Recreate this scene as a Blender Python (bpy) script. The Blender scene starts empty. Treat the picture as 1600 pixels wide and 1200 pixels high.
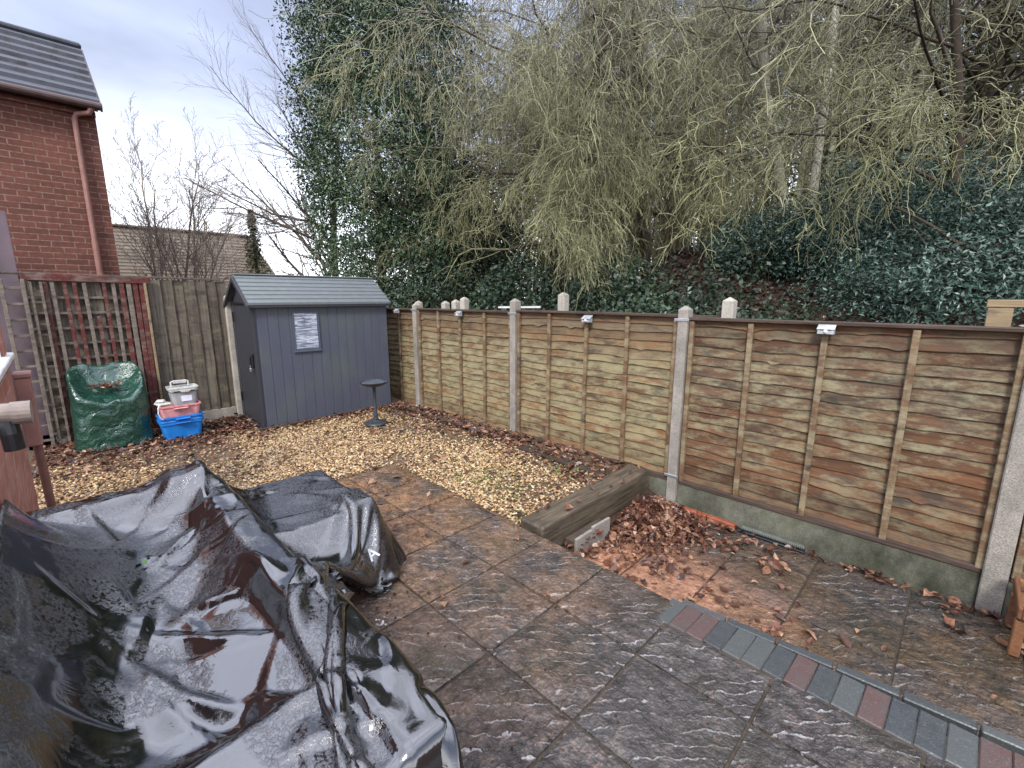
import bpy, math, random
import numpy as np
from mathutils import Vector, Matrix, noise as mnoise

sc = bpy.context.scene
PI = math.pi
# ---------------------------------------------------------------- camera
CAM_Z = 1.5
cd = bpy.data.cameras.new('camera'); cam = bpy.data.objects.new('camera', cd)
sc.collection.objects.link(cam); sc.camera = cam
cd.sensor_width = 36; cd.lens = 710 / 1600 * 36
cd.clip_start = 0.02; cd.clip_end = 400
cam.location = (0, 0, CAM_Z)
cam.rotation_euler = (math.radians(90 - 10.9), 0, math.radians(45))
# ---------------------------------------------------------------- sky and sun
SUN_EL, SUN_AZ = 42, 150         # degrees; azimuth measured from +Y towards +X
w = bpy.data.worlds.new('World'); sc.world = w; w.use_nodes = True
wt = w.node_tree; wt.nodes.clear()
def wn(t, **k):
    n = wt.nodes.new(t)
    for a, b in k.items(): setattr(n, a, b)
    return n
sky = wn('ShaderNodeTexSky', sky_type='NISHITA', sun_disc=False)
sky.sun_elevation = math.radians(SUN_EL); sky.sun_rotation = math.radians(SUN_AZ)
tc = wn('ShaderNodeTexCoord'); sep = wn('ShaderNodeSeparateXYZ'); wt.links.new(tc.outputs['Generated'], sep.inputs[0])
mp = wn('ShaderNodeMapping'); mp.inputs['Scale'].default_value = (1, 1, 3.0); wt.links.new(tc.outputs['Generated'], mp.inputs[0])
cn = wn('ShaderNodeTexNoise'); cn.inputs['Scale'].default_value = 2.0; cn.inputs['Detail'].default_value = 5; cn.inputs['Roughness'].default_value = .55
wt.links.new(mp.outputs[0], cn.inputs[0])
hr = wn('ShaderNodeValToRGB'); wt.links.new(sep.outputs['Z'], hr.inputs[0])     # overcast: bright low, grey-blue above; unseen overhead part brightened to light the scene
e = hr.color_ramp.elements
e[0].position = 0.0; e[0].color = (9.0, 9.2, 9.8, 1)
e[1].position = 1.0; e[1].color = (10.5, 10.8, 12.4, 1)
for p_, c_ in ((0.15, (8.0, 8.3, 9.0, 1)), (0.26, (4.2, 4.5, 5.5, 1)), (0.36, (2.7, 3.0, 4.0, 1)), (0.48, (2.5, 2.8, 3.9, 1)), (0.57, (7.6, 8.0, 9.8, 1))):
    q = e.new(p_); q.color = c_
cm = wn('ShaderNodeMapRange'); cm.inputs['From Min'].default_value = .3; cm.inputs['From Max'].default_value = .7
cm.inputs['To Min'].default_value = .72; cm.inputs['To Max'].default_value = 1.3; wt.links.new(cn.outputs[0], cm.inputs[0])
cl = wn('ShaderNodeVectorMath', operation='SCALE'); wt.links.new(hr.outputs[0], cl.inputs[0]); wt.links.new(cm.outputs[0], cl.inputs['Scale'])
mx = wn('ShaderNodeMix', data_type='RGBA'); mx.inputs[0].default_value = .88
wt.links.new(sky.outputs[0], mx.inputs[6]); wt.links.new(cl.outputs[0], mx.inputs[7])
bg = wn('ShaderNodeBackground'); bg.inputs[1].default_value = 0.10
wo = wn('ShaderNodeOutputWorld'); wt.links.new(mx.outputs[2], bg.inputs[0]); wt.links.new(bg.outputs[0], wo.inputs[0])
sd = bpy.data.lights.new('sun', 'SUN'); sd.energy = 1.3; sd.angle = math.radians(14); sd.color = (1, .95, .87)
so = bpy.data.objects.new('sun', sd); sc.collection.objects.link(so)
az, el = math.radians(SUN_AZ), math.radians(SUN_EL)
so.rotation_euler = Vector((math.sin(az) * math.cos(el), math.cos(az) * math.cos(el), math.sin(el))).to_track_quat('Z', 'Y').to_euler()
sc.view_settings.view_transform = 'Standard'; sc.view_settings.look = 'None'
sc.view_settings.exposure = 1.42; sc.view_settings.gamma = 1
try: sc.cycles.max_bounces = 6; sc.cycles.diffuse_bounces = 3; sc.cycles.transparent_max_bounces = 6; sc.cycles.glossy_bounces = 3
except Exception: pass

# ---------------------------------------------------------------- mesh helpers
class MB:
    """collects shapes; build() links them as one mesh object"""
    def __init__(s): s.v = []; s.f = []; s.n = 0
    def add(s, v, f):
        v = np.asarray(v, float).reshape(-1, 3)
        s.v.append(v); s.f.append((np.asarray(f, int) + s.n) if not isinstance(f, list) else [tuple(i + s.n for i in q) for q in f]); s.n += len(v)
    def box(s, lo, hi, rot=0, piv=None, bev=0.0, tilt=None):
        lo = np.array(lo, float); hi = np.array(hi, float); c = (lo + hi) / 2; h = (hi - lo) / 2
        if bev > 0:
            b = min(bev, h.min() * .9); pts = []
            for sx in (-1, 1):
                for sy in (-1, 1):
                    for sz in (-1, 1):
                        g = np.array([sx, sy, sz])
                        for ax in range(3):
                            q = g * (h - b); q[ax] = g[ax] * h[ax]; pts.append(c + q)
            V = np.array(pts); idx = lambda sx, sy, sz, ax: (((sx > 0) * 4 + (sy > 0) * 2 + (sz > 0)) * 3 + ax)
            F = []
            for ax in range(3):
                o = [a for a in range(3) if a != ax]
                for sg in (-1, 1):
                    q = []
                    for a, b2 in ((-1, -1), (1, -1), (1, 1), (-1, 1)):
                        g = [0, 0, 0]; g[ax] = sg; g[o[0]] = a; g[o[1]] = b2; q.append(idx(*g, ax))
                    flip = (sg > 0) == (ax == 1)
                    F.append(tuple(q[::-1] if flip else q))
            for ax in range(3):                      # edges along ax
                o = [a for a in range(3) if a != ax]
                for a in (-1, 1):
                    for b2 in (-1, 1):
                        q = []
                        for sg, fa in ((-1, o[0]), (1, o[0]), (1, o[1]), (-1, o[1])):
                            g = [0, 0, 0]; g[ax] = sg; g[o[0]] = a; g[o[1]] = b2; q.append(idx(*g, fa))
                        F.append(tuple(q))
            for sx in (-1, 1):
                for sy in (-1, 1):
                    for sz in (-1, 1): F.append(tuple(idx(sx, sy, sz, a) for a in range(3)))
        else:
            V = np.array([c + h * np.array([a, b, d]) for a in (-1, 1) for b in (-1, 1) for d in (-1, 1)])
            F = [(0, 1, 3, 2), (4, 6, 7, 5), (0, 4, 5, 1), (2, 3, 7, 6), (0, 2, 6, 4), (1, 5, 7, 3)]
        if tilt is not None:
            M = np.array(Matrix.Rotation(tilt[1], 3, tilt[0])); p = c if piv is None else np.array(piv); V = (V - p) @ M.T + p
        if rot:
            p = c if piv is None else np.array(piv)
            cr, sr = math.cos(rot), math.sin(rot); V = V - p
            V = np.stack([V[:, 0] * cr - V[:, 1] * sr, V[:, 0] * sr + V[:, 1] * cr, V[:, 2]], 1) + p
        s.add(V, F)
    def prism(s, poly, a, b, axis=2):
        """closed polygon (2D) extruded along axis from a to b"""
        n = len(poly); V = []
        for h in (a, b):
            for p, q in poly:
                V.append({2: (p, q, h), 1: (p, h, q), 0: (h, p, q)}[axis])
        F = [tuple(range(n))[::-1], tuple(range(n, 2 * n))] + [(i, (i + 1) % n, n + (i + 1) % n, n + i) for i in range(n)]
        s.add(V, F)
    def lathe(s, prof, c, n=24):
        V = []; F = []
        for r, z in prof:
            for k in range(n):
                a = 2 * PI * k / n; V.append((c[0] + r * math.cos(a), c[1] + r * math.sin(a), c[2] + z))
        for i in range(len(prof) - 1):
            for k in range(n): F.append((i * n + k, i * n + (k + 1) % n, (i + 1) * n + (k + 1) % n, (i + 1) * n + k))
        s.add(V, F)
    def tubes(s, lines, sides=3):
        """lines: list of (points list, radii list)"""
        if not lines: return
        P = np.array([p for l in lines for p in l[0]], float); R = np.array([r for l in lines for r in l[1]], float)
        ln = np.array([len(l[0]) for l in lines]); st = np.concatenate([[0], np.cumsum(ln)[:-1]])
        lid = np.repeat(np.arange(len(lines)), ln)
        nx = np.arange(len(P)) + 1; nx[st + ln - 1] = st + ln - 1
        pv = np.arange(len(P)) - 1; pv[st] = st
        T = P[nx] - P[pv]; T /= np.linalg.norm(T, axis=1, keepdims=True) + 1e-9
        ref = np.where(np.abs(T[:, 2:3]) > .9, np.array([[1., 0, 0]]), np.array([[0, 0, 1.]]))
        # one reference per line keeps the tube from twisting
        ref = ref[st][lid]
        A = np.cross(T, ref); nn = np.linalg.norm(A, axis=1, keepdims=True); A = np.where(nn > 1e-3, A / (nn + 1e-9), np.array([[0, 1., 0]])); B = np.cross(T, A)
        V = np.empty((len(P), sides, 3))
        for k in range(sides):
            a = 2 * PI * k / sides; V[:, k] = P + (A * math.cos(a) + B * math.sin(a)) * R[:, None]
        i = np.nonzero(nx != np.arange(len(P)))[0]; F = []
        for k in range(sides):
            k2 = (k + 1) % sides; F.append(np.stack([i * sides + k, i * sides + k2, (i + 1) * sides + k2, (i + 1) * sides + k], 1))
        s.add(V.reshape(-1, 3), np.concatenate(F))
        if sides > 4:
            caps = [tuple(int(q) * sides + k for k in range(sides)) for q in list(st) + list(st + ln - 1)]
            s.f.append([tuple(j + s.n - len(V.reshape(-1, 3)) for j in c) for c in caps])
    def build(s, name, mat, parent=None, loc=(0, 0, 0), smooth=False, jig=0):
        off = np.array(parent['_o'] if parent is not None else loc, float)
        V = np.concatenate(s.v) - off
        allarr = all(isinstance(f, np.ndarray) for f in s.f)
        m = bpy.data.meshes.new(name)
        if allarr and len({f.shape[1] for f in s.f}) == 1:
            F = np.concatenate(s.f); k = F.shape[1]
            m.vertices.add(len(V)); m.vertices.foreach_set('co', V.ravel())
            m.loops.add(F.size); m.loops.foreach_set('vertex_index', F.ravel().astype(np.int32))
            m.polygons.add(len(F)); m.polygons.foreach_set('loop_start', np.arange(0, F.size, k, dtype=np.int32))
            m.update(calc_edges=True)
        else:
            F = []
            for f in s.f: F += [tuple(int(j) for j in q) for q in f]
            m.from_pydata([tuple(v) for v in V], [], F); m.update()
        m.validate()
        m.polygons.foreach_set('use_smooth', np.full(len(m.polygons), bool(smooth)))
        m.materials.append(mat)
        o = bpy.data.objects.new(name, m); sc.collection.objects.link(o)
        o['_o'] = [float(x) for x in off]
        if parent is not None: o.parent = parent
        else: o.location = off
        return o
def tag(o, label=None, cat=None, group=None, kind=None):
    if label: o['label'] = label
    if cat: o['category'] = cat
    if group: o['group'] = group
    if kind: o['kind'] = kind
    return o
def thing(name, label, cat, loc=(0, 0, 0), group=None):
    o = bpy.data.objects.new(name, None); sc.collection.objects.link(o)
    o.location = loc; o['_o'] = [float(x) for x in loc]; o.empty_display_size = .1
    return tag(o, label, cat, group)
def copy_tree(o, loc=None, label=None, parent=None):
    c = o.copy(); sc.collection.objects.link(c)
    if parent is not None: c.parent = parent; c.matrix_parent_inverse = Matrix()
    if loc is not None: c.location = loc
    if label: c['label'] = label
    for ch in [x for x in KIDS(o)]: copy_tree(ch, parent=c)
    return c
def KIDS(o): return [x for x in bpy.data.objects if x.parent == o]
def bearing(deg, dist, z=0):
    a = math.radians(deg); x, y = math.sin(a) * dist, math.cos(a) * dist
    return ((x - y) * .70710678, (x + y) * .70710678, z)

# ---------------------------------------------------------------- materials
class NM:
    def __init__(s, name):
        s.m = bpy.data.materials.new(name); s.m.use_nodes = True; s.t = s.m.node_tree
        s.b = s.t.nodes['Principled BSDF']
    def n(s, t, ins=None, **k):
        n = s.t.nodes.new(t)
        for a, b in k.items(): setattr(n, a, b)
        for a, b in (ins or {}).items(): s.set(n, a, b)
        return n
    def set(s, n, a, b):
        if hasattr(b, 'is_output') or isinstance(b, bpy.types.NodeSocket): s.t.links.new(b, n.inputs[a])
        else: n.inputs[a].default_value = b
    def pos(s, scale=(1, 1, 1), rot=(0, 0, 0), off=None):
        g = s.n('ShaderNodeNewGeometry'); v = g.outputs['Position']
        if off is not None: v = s.n('ShaderNodeVectorMath', {0: v, 1: off}, operation='ADD').outputs[0]
        return s.n('ShaderNodeMapping', {0: v, 'Scale': scale, 'Rotation': rot}).outputs[0]
    def noise(s, vec, scale, detail=4, rough=.55, dist=0):
        return s.n('ShaderNodeTexNoise', {'Vector': vec, 'Scale': scale, 'Detail': detail, 'Roughness': rough, 'Distortion': dist}).outputs[0]
    def ramp(s, fac, stops, interp='LINEAR'):
        r = s.n('ShaderNodeValToRGB', {0: fac}); e = r.color_ramp.elements; r.color_ramp.interpolation = interp
        while len(e) < len(stops): e.new(.5)
        for q, (p, c) in zip(e, stops):
            q.position = p; q.color = (c, c, c, 1) if not hasattr(c, '__len__') else (*c[:3], 1)
        return r.outputs[0]
    def mix(s, f, a, b, mode='MIX'):
        n = s.n('ShaderNodeMix', data_type='RGBA', blend_type=mode)
        for i, v in ((0, f), (6, a), (7, b)):
            if isinstance(v, tuple): v = (*v[:3], 1)
            s.set(n, i, v)
        return n.outputs[2]
    def math(s, op, a, b=0, c=None):
        n = s.n('ShaderNodeMath', operation=op); s.set(n, 0, a); s.set(n, 1, b)
        if c is not None: s.set(n, 2, c)
        return n.outputs[0]
    def island(s): return s.n('ShaderNodeNewGeometry').outputs['Random Per Island']
    def isl_vec(s, k=37.0):
        return s.n('ShaderNodeCombineXYZ', {0: s.math('MULTIPLY', s.island(), k), 1: s.math('MULTIPLY', s.island(), k * 1.7), 2: s.math('MULTIPLY', s.island(), k * .6)}).outputs[0]
    def bump(s, h, strength=.3, dist=.01, normal=None):
        n = s.n('ShaderNodeBump', {'Height': h, 'Strength': strength, 'Distance': dist})
        if normal is not None: s.set(n, 'Normal', normal)
        return n.outputs[0]
    def out(s, col=None, rough=None, normal=None, metal=None, spec=None, **k):
        for a, v in (('Base Color', col), ('Roughness', rough), ('Normal', normal), ('Metallic', metal), ('Specular IOR Level', spec)):
            if v is None: continue
            if isinstance(v, tuple): v = (*v[:3], 1)
            s.set(s.b, a, v)
        for a, v in k.items(): s.set(s.b, a.replace('_', ' '), v)
        return s.m
def plain(name, c, rough=.6, var=.25, scale=12, bump=.15, metal=0, stretch=(1, 1, 1), spec=.5, fine=90):
    m = NM(name); p = m.pos(stretch)
    n1 = m.noise(p, scale, 6); n2 = m.noise(p, fine, 3)
    lo = tuple(x * (1 - var) for x in c); hi = tuple(min(1, x * (1 + var)) for x in c)
    col = m.ramp(n1, ((.3, lo), (.7, hi)))
    return m.out(col, m.ramp(n1, ((.3, max(.05, rough - .12)), (.7, min(1, rough + .12)))), m.bump(m.math('ADD', n1, m.math('MULTIPLY', n2, .4)), bump, .01), metal, spec)

def wood(name, stops, algae=None, algae_amt=.5, grain=(3, 60, 60), rough=.75, zfade=None, knots=False, dark=.5):
    """stops: colour stops over noise; algae: green colour laid in blotches"""
    m = NM(name); iv = m.isl_vec(); pg = m.pos(grain, off=iv); pb = m.pos((1, 1, 1), off=m.n('ShaderNodeVectorMath', {0: iv, 'Scale': .25}, operation='SCALE').outputs[0])
    g = m.noise(pg, 1.0, 6, .7, .4); blot = m.noise(m.pos((.5, 1, 2.2) if grain[0] < 10 else (1, 1, 1), off=iv), 5.5, 8, .78)
    base = m.ramp(m.math('ADD', m.math('MULTIPLY', m.island(), .5), m.math('MULTIPLY', blot, .5)), stops)
    col = m.mix(m.ramp(g, ((.32, dark), (.6, 0))), base, tuple(x * .35 for x in stops[0][1]))
    if algae:
        am = m.noise(m.pos((1, 1, 2.6), off=iv), 4.5, 8, .76)
        a = m.ramp(am, ((.50 - algae_amt * .10, 0), (.64 - algae_amt * .09, 1)))
        if zfade:
            z = m.n('ShaderNodeSeparateXYZ', {0: m.pos()}).outputs[2]
            a = m.math('MULTIPLY', a, m.ramp(m.n('ShaderNodeMapRange', {0: z, 'From Min': zfade[0], 'From Max': zfade[-1]}).outputs[0], zfade[1]))
        ac = m.mix(m.noise(pb, 14, 3), algae, tuple(x * 1.6 for x in algae))
        col = m.mix(m.math('MULTIPLY', a, .8), col, ac)
    dk = m.noise(m.pos((1, 1, 3), off=iv), 3.2, 7, .7)
    col = m.mix(m.ramp(dk, ((.53, 0), (.67, .8))), col, (.035, .028, .024))
    return m.out(col, rough, m.bump(m.math('ADD', g, m.math('MULTIPLY', blot, .5)), .55, .006), spec=.35)

def brick(name, c1, c2, mortar, scale=1.0, axis='X', spec=.3):
    """axis: the world axis the wall runs along"""
    m = NM(name); rot = {'X': (PI / 2, 0, 0), 'Y': (PI / 2, 0, PI / 2)}[axis]
    s = m.n('ShaderNodeSeparateXYZ', {0: m.pos()})
    v = m.n('ShaderNodeCombineXYZ', {0: s.outputs[0 if axis == 'X' else 1], 1: s.outputs[2], 2: 0.0}).outputs[0]
    b = m.n('ShaderNodeTexBrick', {'Vector': v, 'Color1': (0, 0, 0, 1), 'Color2': (1, 1, 1, 1), 'Mortar': (.5, .5, .5, 1), 'Scale': 1.0,
            'Mortar Size': .006 * scale, 'Mortar Smooth': .15, 'Brick Width': .225 * scale, 'Row Height': .075 * scale})
    n = m.noise(m.pos(), 18, 5); n2 = m.noise(m.pos(), 1.3, 4)
    cb = m.mix(b.outputs[0], c1, c2); cb = m.mix(m.ramp(n, ((.35, .0), (.7, .45))), cb, tuple(x * .45 for x in c1))
    cb = m.mix(m.ramp(n2, ((.4, 0), (.7, .25))), cb, tuple(x * 1.5 for x in c2))
    mo = m.mix(m.ramp(n, ((.45, 0), (.6, 1))), mortar, tuple(x * .6 for x in mortar))
    col = m.mix(b.outputs[1], cb, mo)
    h = m.math('SUBTRACT', m.math('MULTIPLY', n, .25), b.outputs[1])
    return m.out(col, .85, m.bump(h, .6, .008), spec=spec)

def leafmat(name, stops, rough=.35, spec=.5, trans=0):
    m = NM(name)
    col = m.ramp(m.island(), stops)
    blot = m.noise(m.pos(), 2.2, 4)
    col = m.mix(m.ramp(blot, ((.38, .65), (.56, 0))), col, tuple(x * .6 for x in stops[0][1]))
    return m.out(col, rough, spec=spec)
def barkmat(name, stops, rough=.85, scale=9):
    m = NM(name); n = m.noise(m.pos(), scale, 5, .65); n2 = m.noise(m.pos(), .9, 3)
    col = m.ramp(m.math('ADD', m.math('MULTIPLY', n, .6), m.math('MULTIPLY', m.island(), .4)), stops)
    return m.out(col, rough, m.bump(n, .5, .01), spec=.3)
# fence timber
ZB = (-.05, ((0, .25), (.3, .75), (.75, 1), (.9, .45), (1, .12)), 1.35)
M_fence = wood('weathered_fence_timber', ((.2, (.05, .028, .017)), (.38, (.15, .068, .030)), (.47, (.10, .068, .045)), (.56, (.19, .08, .033)), (.66, (.125, .085, .055)), (.85, (.26, .095, .032))), (.215, .20, .12), .45, (3, 60, 40), zfade=ZB)
M_fence_far = wood('mossy_fence_timber', ((.15, (.09, .052, .030)), (.35, (.17, .095, .05)), (.5, (.17, .125, .08)), (.65, (.21, .115, .058)), (.85, (.26, .12, .05))), (.225, .205, .115), 1.0, (3, 60, 40), zfade=(-.05, ((0, .45), (.2, .95), (.66, 1), (.84, .3), (1, .05)), 1.35))
M_batten = wood('batten_timber', ((.2, (.12, .07, .04)), (.5, (.20, .115, .062)), (.8, (.26, .135, .065))), (.22, .19, .12), .5, (60, 60, 4))
M_cap = wood('damp_capping_timber', ((.2, (.05, .035, .028)), (.5, (.12, .08, .06)), (.8, (.26, .12, .065))), None, 0, (4, 60, 60), dark=.8)
M_old = wood('grey_old_timber', ((.2, (.085, .066, .052)), (.5, (.15, .122, .095)), (.8, (.25, .215, .175))), (.12, .115, .07), .1, (50, 50, 2.2), dark=.85)
M_oldh = wood('grey_trellis_timber', ((.2, (.14, .11, .09)), (.5, (.26, .22, .18)), (.8, (.38, .33, .27))), None, 0, (50, 12, 30), dark=.7)
M_red = wood('flaking_red_painted_timber', ((.2, (.085, .018, .015)), (.5, (.13, .028, .023)), (.8, (.18, .05, .04))), (.15, .11, .09), .3, (50, 30, 6), rough=.6, dark=.4)
M_sleeper = wood('weathered_sleeper_timber', ((.2, (.035, .027, .018)), (.5, (.085, .066, .045)), (.8, (.15, .118, .082))), None, 0, (45, 2.2, 45), rough=.6, dark=.85)
M_plank = wood('dark_wet_plank', ((.2, (.05, .036, .028)), (.5, (.10, .078, .06)), (.8, (.15, .12, .09))), None, 0, (3, 50, 50), rough=.5)
M_terr = plain('terracotta', (.26, .07, .035), .6, .3)
# concrete
def concrete(name, c, green=.0, wet=0):
    m = NM(name); n = m.noise(m.pos(), 6, 6, .65); f = m.noise(m.pos(), 140, 3, .7); v = m.n('ShaderNodeTexVoronoi', {'Vector': m.pos(), 'Scale': 95.0}).outputs[0]
    col = m.ramp(n, ((.3, tuple(x * .7 for x in c)), (.7, tuple(x * 1.15 for x in c))))
    col = m.mix(m.ramp(f, ((.42, .6), (.55, 0))), col, tuple(x * .4 for x in c))
    if green:
        z = m.n('ShaderNodeSeparateXYZ', {0: m.pos()}).outputs[2]
        g = m.ramp(m.noise(m.pos((1, 1, .6)), 3.2, 5, .65), ((.36, 1), (.62, 0)))
        col = m.mix(m.math('MULTIPLY', g, green), col, (.035, .037, .024))
        g2 = m.ramp(m.noise(m.pos(), 7, 4), ((.5, 0), (.7, .8 * green))); col = m.mix(g2, col, (.09, .095, .055))
    return m.out(col, .8, m.bump(m.math('ADD', f, m.math('MULTIPLY', v, .6)), .5, .004), spec=.3)
M_conc = concrete('exposed_aggregate_concrete', (.40, .365, .32), .3)
M_cap_c = concrete('pale_concrete', (.55, .51, .44), .1)
M_gboard = concrete('mossy_gravel_board_concrete', (.20, .20, .155), 1.0)
M_galv = plain('galvanised_steel', (.45, .48, .52), .35, .2, metal=.7)
# shed
def shedmat(name, c, gr=0):
    m = NM(name); n = m.noise(m.pos(), 2.0, 5); f = m.noise(m.pos((1, 1, .35)), 150, 3, .6)
    col = m.mix(m.ramp(n, ((.42, 0), (.7, .5 * gr))), c, (.12, .155, .10)); col = m.mix(m.ramp(f, ((.4, .35), (.6, 0))), col, tuple(x * .6 for x in c))
    d = m.ramp(m.noise(m.pos((6, 6, .7)), 2.0, 4), ((.5, 0), (.75, .25)))
    col = m.mix(d, col, tuple(x * 1.5 for x in c))
    return m.out(col, .5, m.bump(f, .35, .003), spec=.4)
M_shed = shedmat('blue_grey_resin', (.080, .088, .122), .8); M_shedd = shedmat('charcoal_resin', (.035, .037, .046)); M_roof = shedmat('grey_resin_roof', (.15, .168, .18), .6)
M_frame = shedmat('slate_resin_frame', (.075, .095, .125))
m = NM('frosted_acrylic_glazing'); p = m.pos((1, 1.3, 8)); n = m.noise(p, 6.0, 4, .6, .8)
M_pane = m.out(m.ramp(n, ((.35, (.10, .12, .17)), (.5, (.32, .36, .45)), (.62, (.62, .66, .75)))), .12, m.bump(n, .8, .02), spec=.8)
M_black = plain('black_plastic', (.012, .012, .014), .35, .3); M_dark_iron = plain('dark_cast_plastic', (.035, .042, .052), .4, .35, scale=30)
M_chrome = plain('chrome', (.7, .7, .72), .2, .1, metal=1)
M_white = plain('white_plastic', (.70, .70, .68), .4, .1); M_offw = plain('grimy_white_plastic', (.50, .49, .46), .5, .25, scale=20)
M_blue = plain('blue_plastic', (.015, .20, .62), .38, .2, scale=10); M_pink = plain('faded_pink_plastic', (.62, .27, .27), .5, .25, scale=14)
M_caddy = plain('grey_caddy_plastic', (.34, .35, .36), .5, .2, scale=14); M_caddylid = plain('pale_grey_lid_plastic', (.48, .49, .46), .5, .25, scale=22)
M_label = plain('label_white', (.72, .76, .88), .5, .08)
M_solar = plain('silver_lamp_shell', (.42, .45, .47), .35, .2, metal=.3); M_panel = plain('dark_solar_cell', (.02, .03, .09), .15, .2); M_lens = plain('milky_lens', (.80, .82, .84), .3, .05)
M_water = NM('water_film').out((.10, .12, .14), .04, spec=1.0)
M_brown = plain('brown_plastic_rainwater_pipe', (.19, .095, .075), .45, .25); M_pinkb = plain('pinkish_brown_pipe', (.27, .135, .11), .5, .2)
M_waste = plain('stained_waste_pipe', (.21, .165, .14), .4, .3, scale=20)
M_mauve = plain('mauve_grey_cladding', (.135, .10, .115), .7, .35, scale=4, stretch=(1, 1, .5))
M_orange = wood('orange_stained_timber', ((.2, (.16, .07, .035)), (.5, (.24, .11, .05)), (.8, (.30, .15, .075))), None, 0, (60, 6, 60))
M_pale = wood('pale_new_timber', ((.2, (.26, .19, .11)), (.5, (.33, .25, .15)), (.8, (.38, .29, .18))), None, 0, (4, 60, 60), dark=.3)
M_brickN = brick('neighbour_brick', (.115, .046, .034), (.18, .070, .050), (.26, .165, .13), 1.15, 'Y')
M_brickO = brick('own_house_brick', (.38, .14, .10), (.48, .23, .17), (.40, .27, .22), 1.0, 'X')

def tarpmat():
    m = NM('wet_black_polythene')
    f = m.noise(m.pos((1, 1, 1)), 95, 4, .75, .3); mid = m.noise(m.pos((1, 1, 1)), 11, 4, .6, 1.2); big = m.noise(m.pos(), 3.0, 4)
    cr = m.n('ShaderNodeTexVoronoi', {'Vector': m.n('ShaderNodeVectorMath', {0: m.pos((1, 1, 1)), 1: m.n('ShaderNodeTexNoise', {'Vector': m.pos(), 'Scale': 6.0}).outputs[1]}, operation='ADD').outputs[0], 'Scale': 7.0}, feature='DISTANCE_TO_EDGE').outputs[0]
    beads = m.ramp(m.noise(m.pos(), 2.6, 4, .6, .8), ((.47, 0), (.53, 1)))
    sp = m.math('MULTIPLY', m.ramp(f, ((.48, 0), (.55, 1))), beads)
    nrm = m.bump(m.math('MULTIPLY', sp, .5), .35, .003)
    nrm = m.bump(mid, .05, .02, nrm)
    col = m.mix(m.math('MULTIPLY', sp, .35), (.004, .004, .005), (.05, .055, .07))
    rough = m.mix(sp, (.085, .085, .085), (.34, .34, .34))
    return m.out(col, rough, nrm, spec=.5, IOR=2.25)
M_tarp = tarpmat()
def greenmat():
    m = NM('green_woven_tarpaulin'); f = m.noise(m.pos(), 60, 4, .7); mid = m.noise(m.pos(), 12, 4, .6, 1.0)
    col = m.mix(m.ramp(f, ((.5, 0), (.75, .5))), (.006, .045, .028), (.03, .11, .08))
    return m.out(col, .2, m.bump(f, .3, .004, m.bump(m.noise(m.pos(), 5.5, 4, .55, 1.5), 1.0, .035)), spec=.9)
M_green = greenmat()
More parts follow.
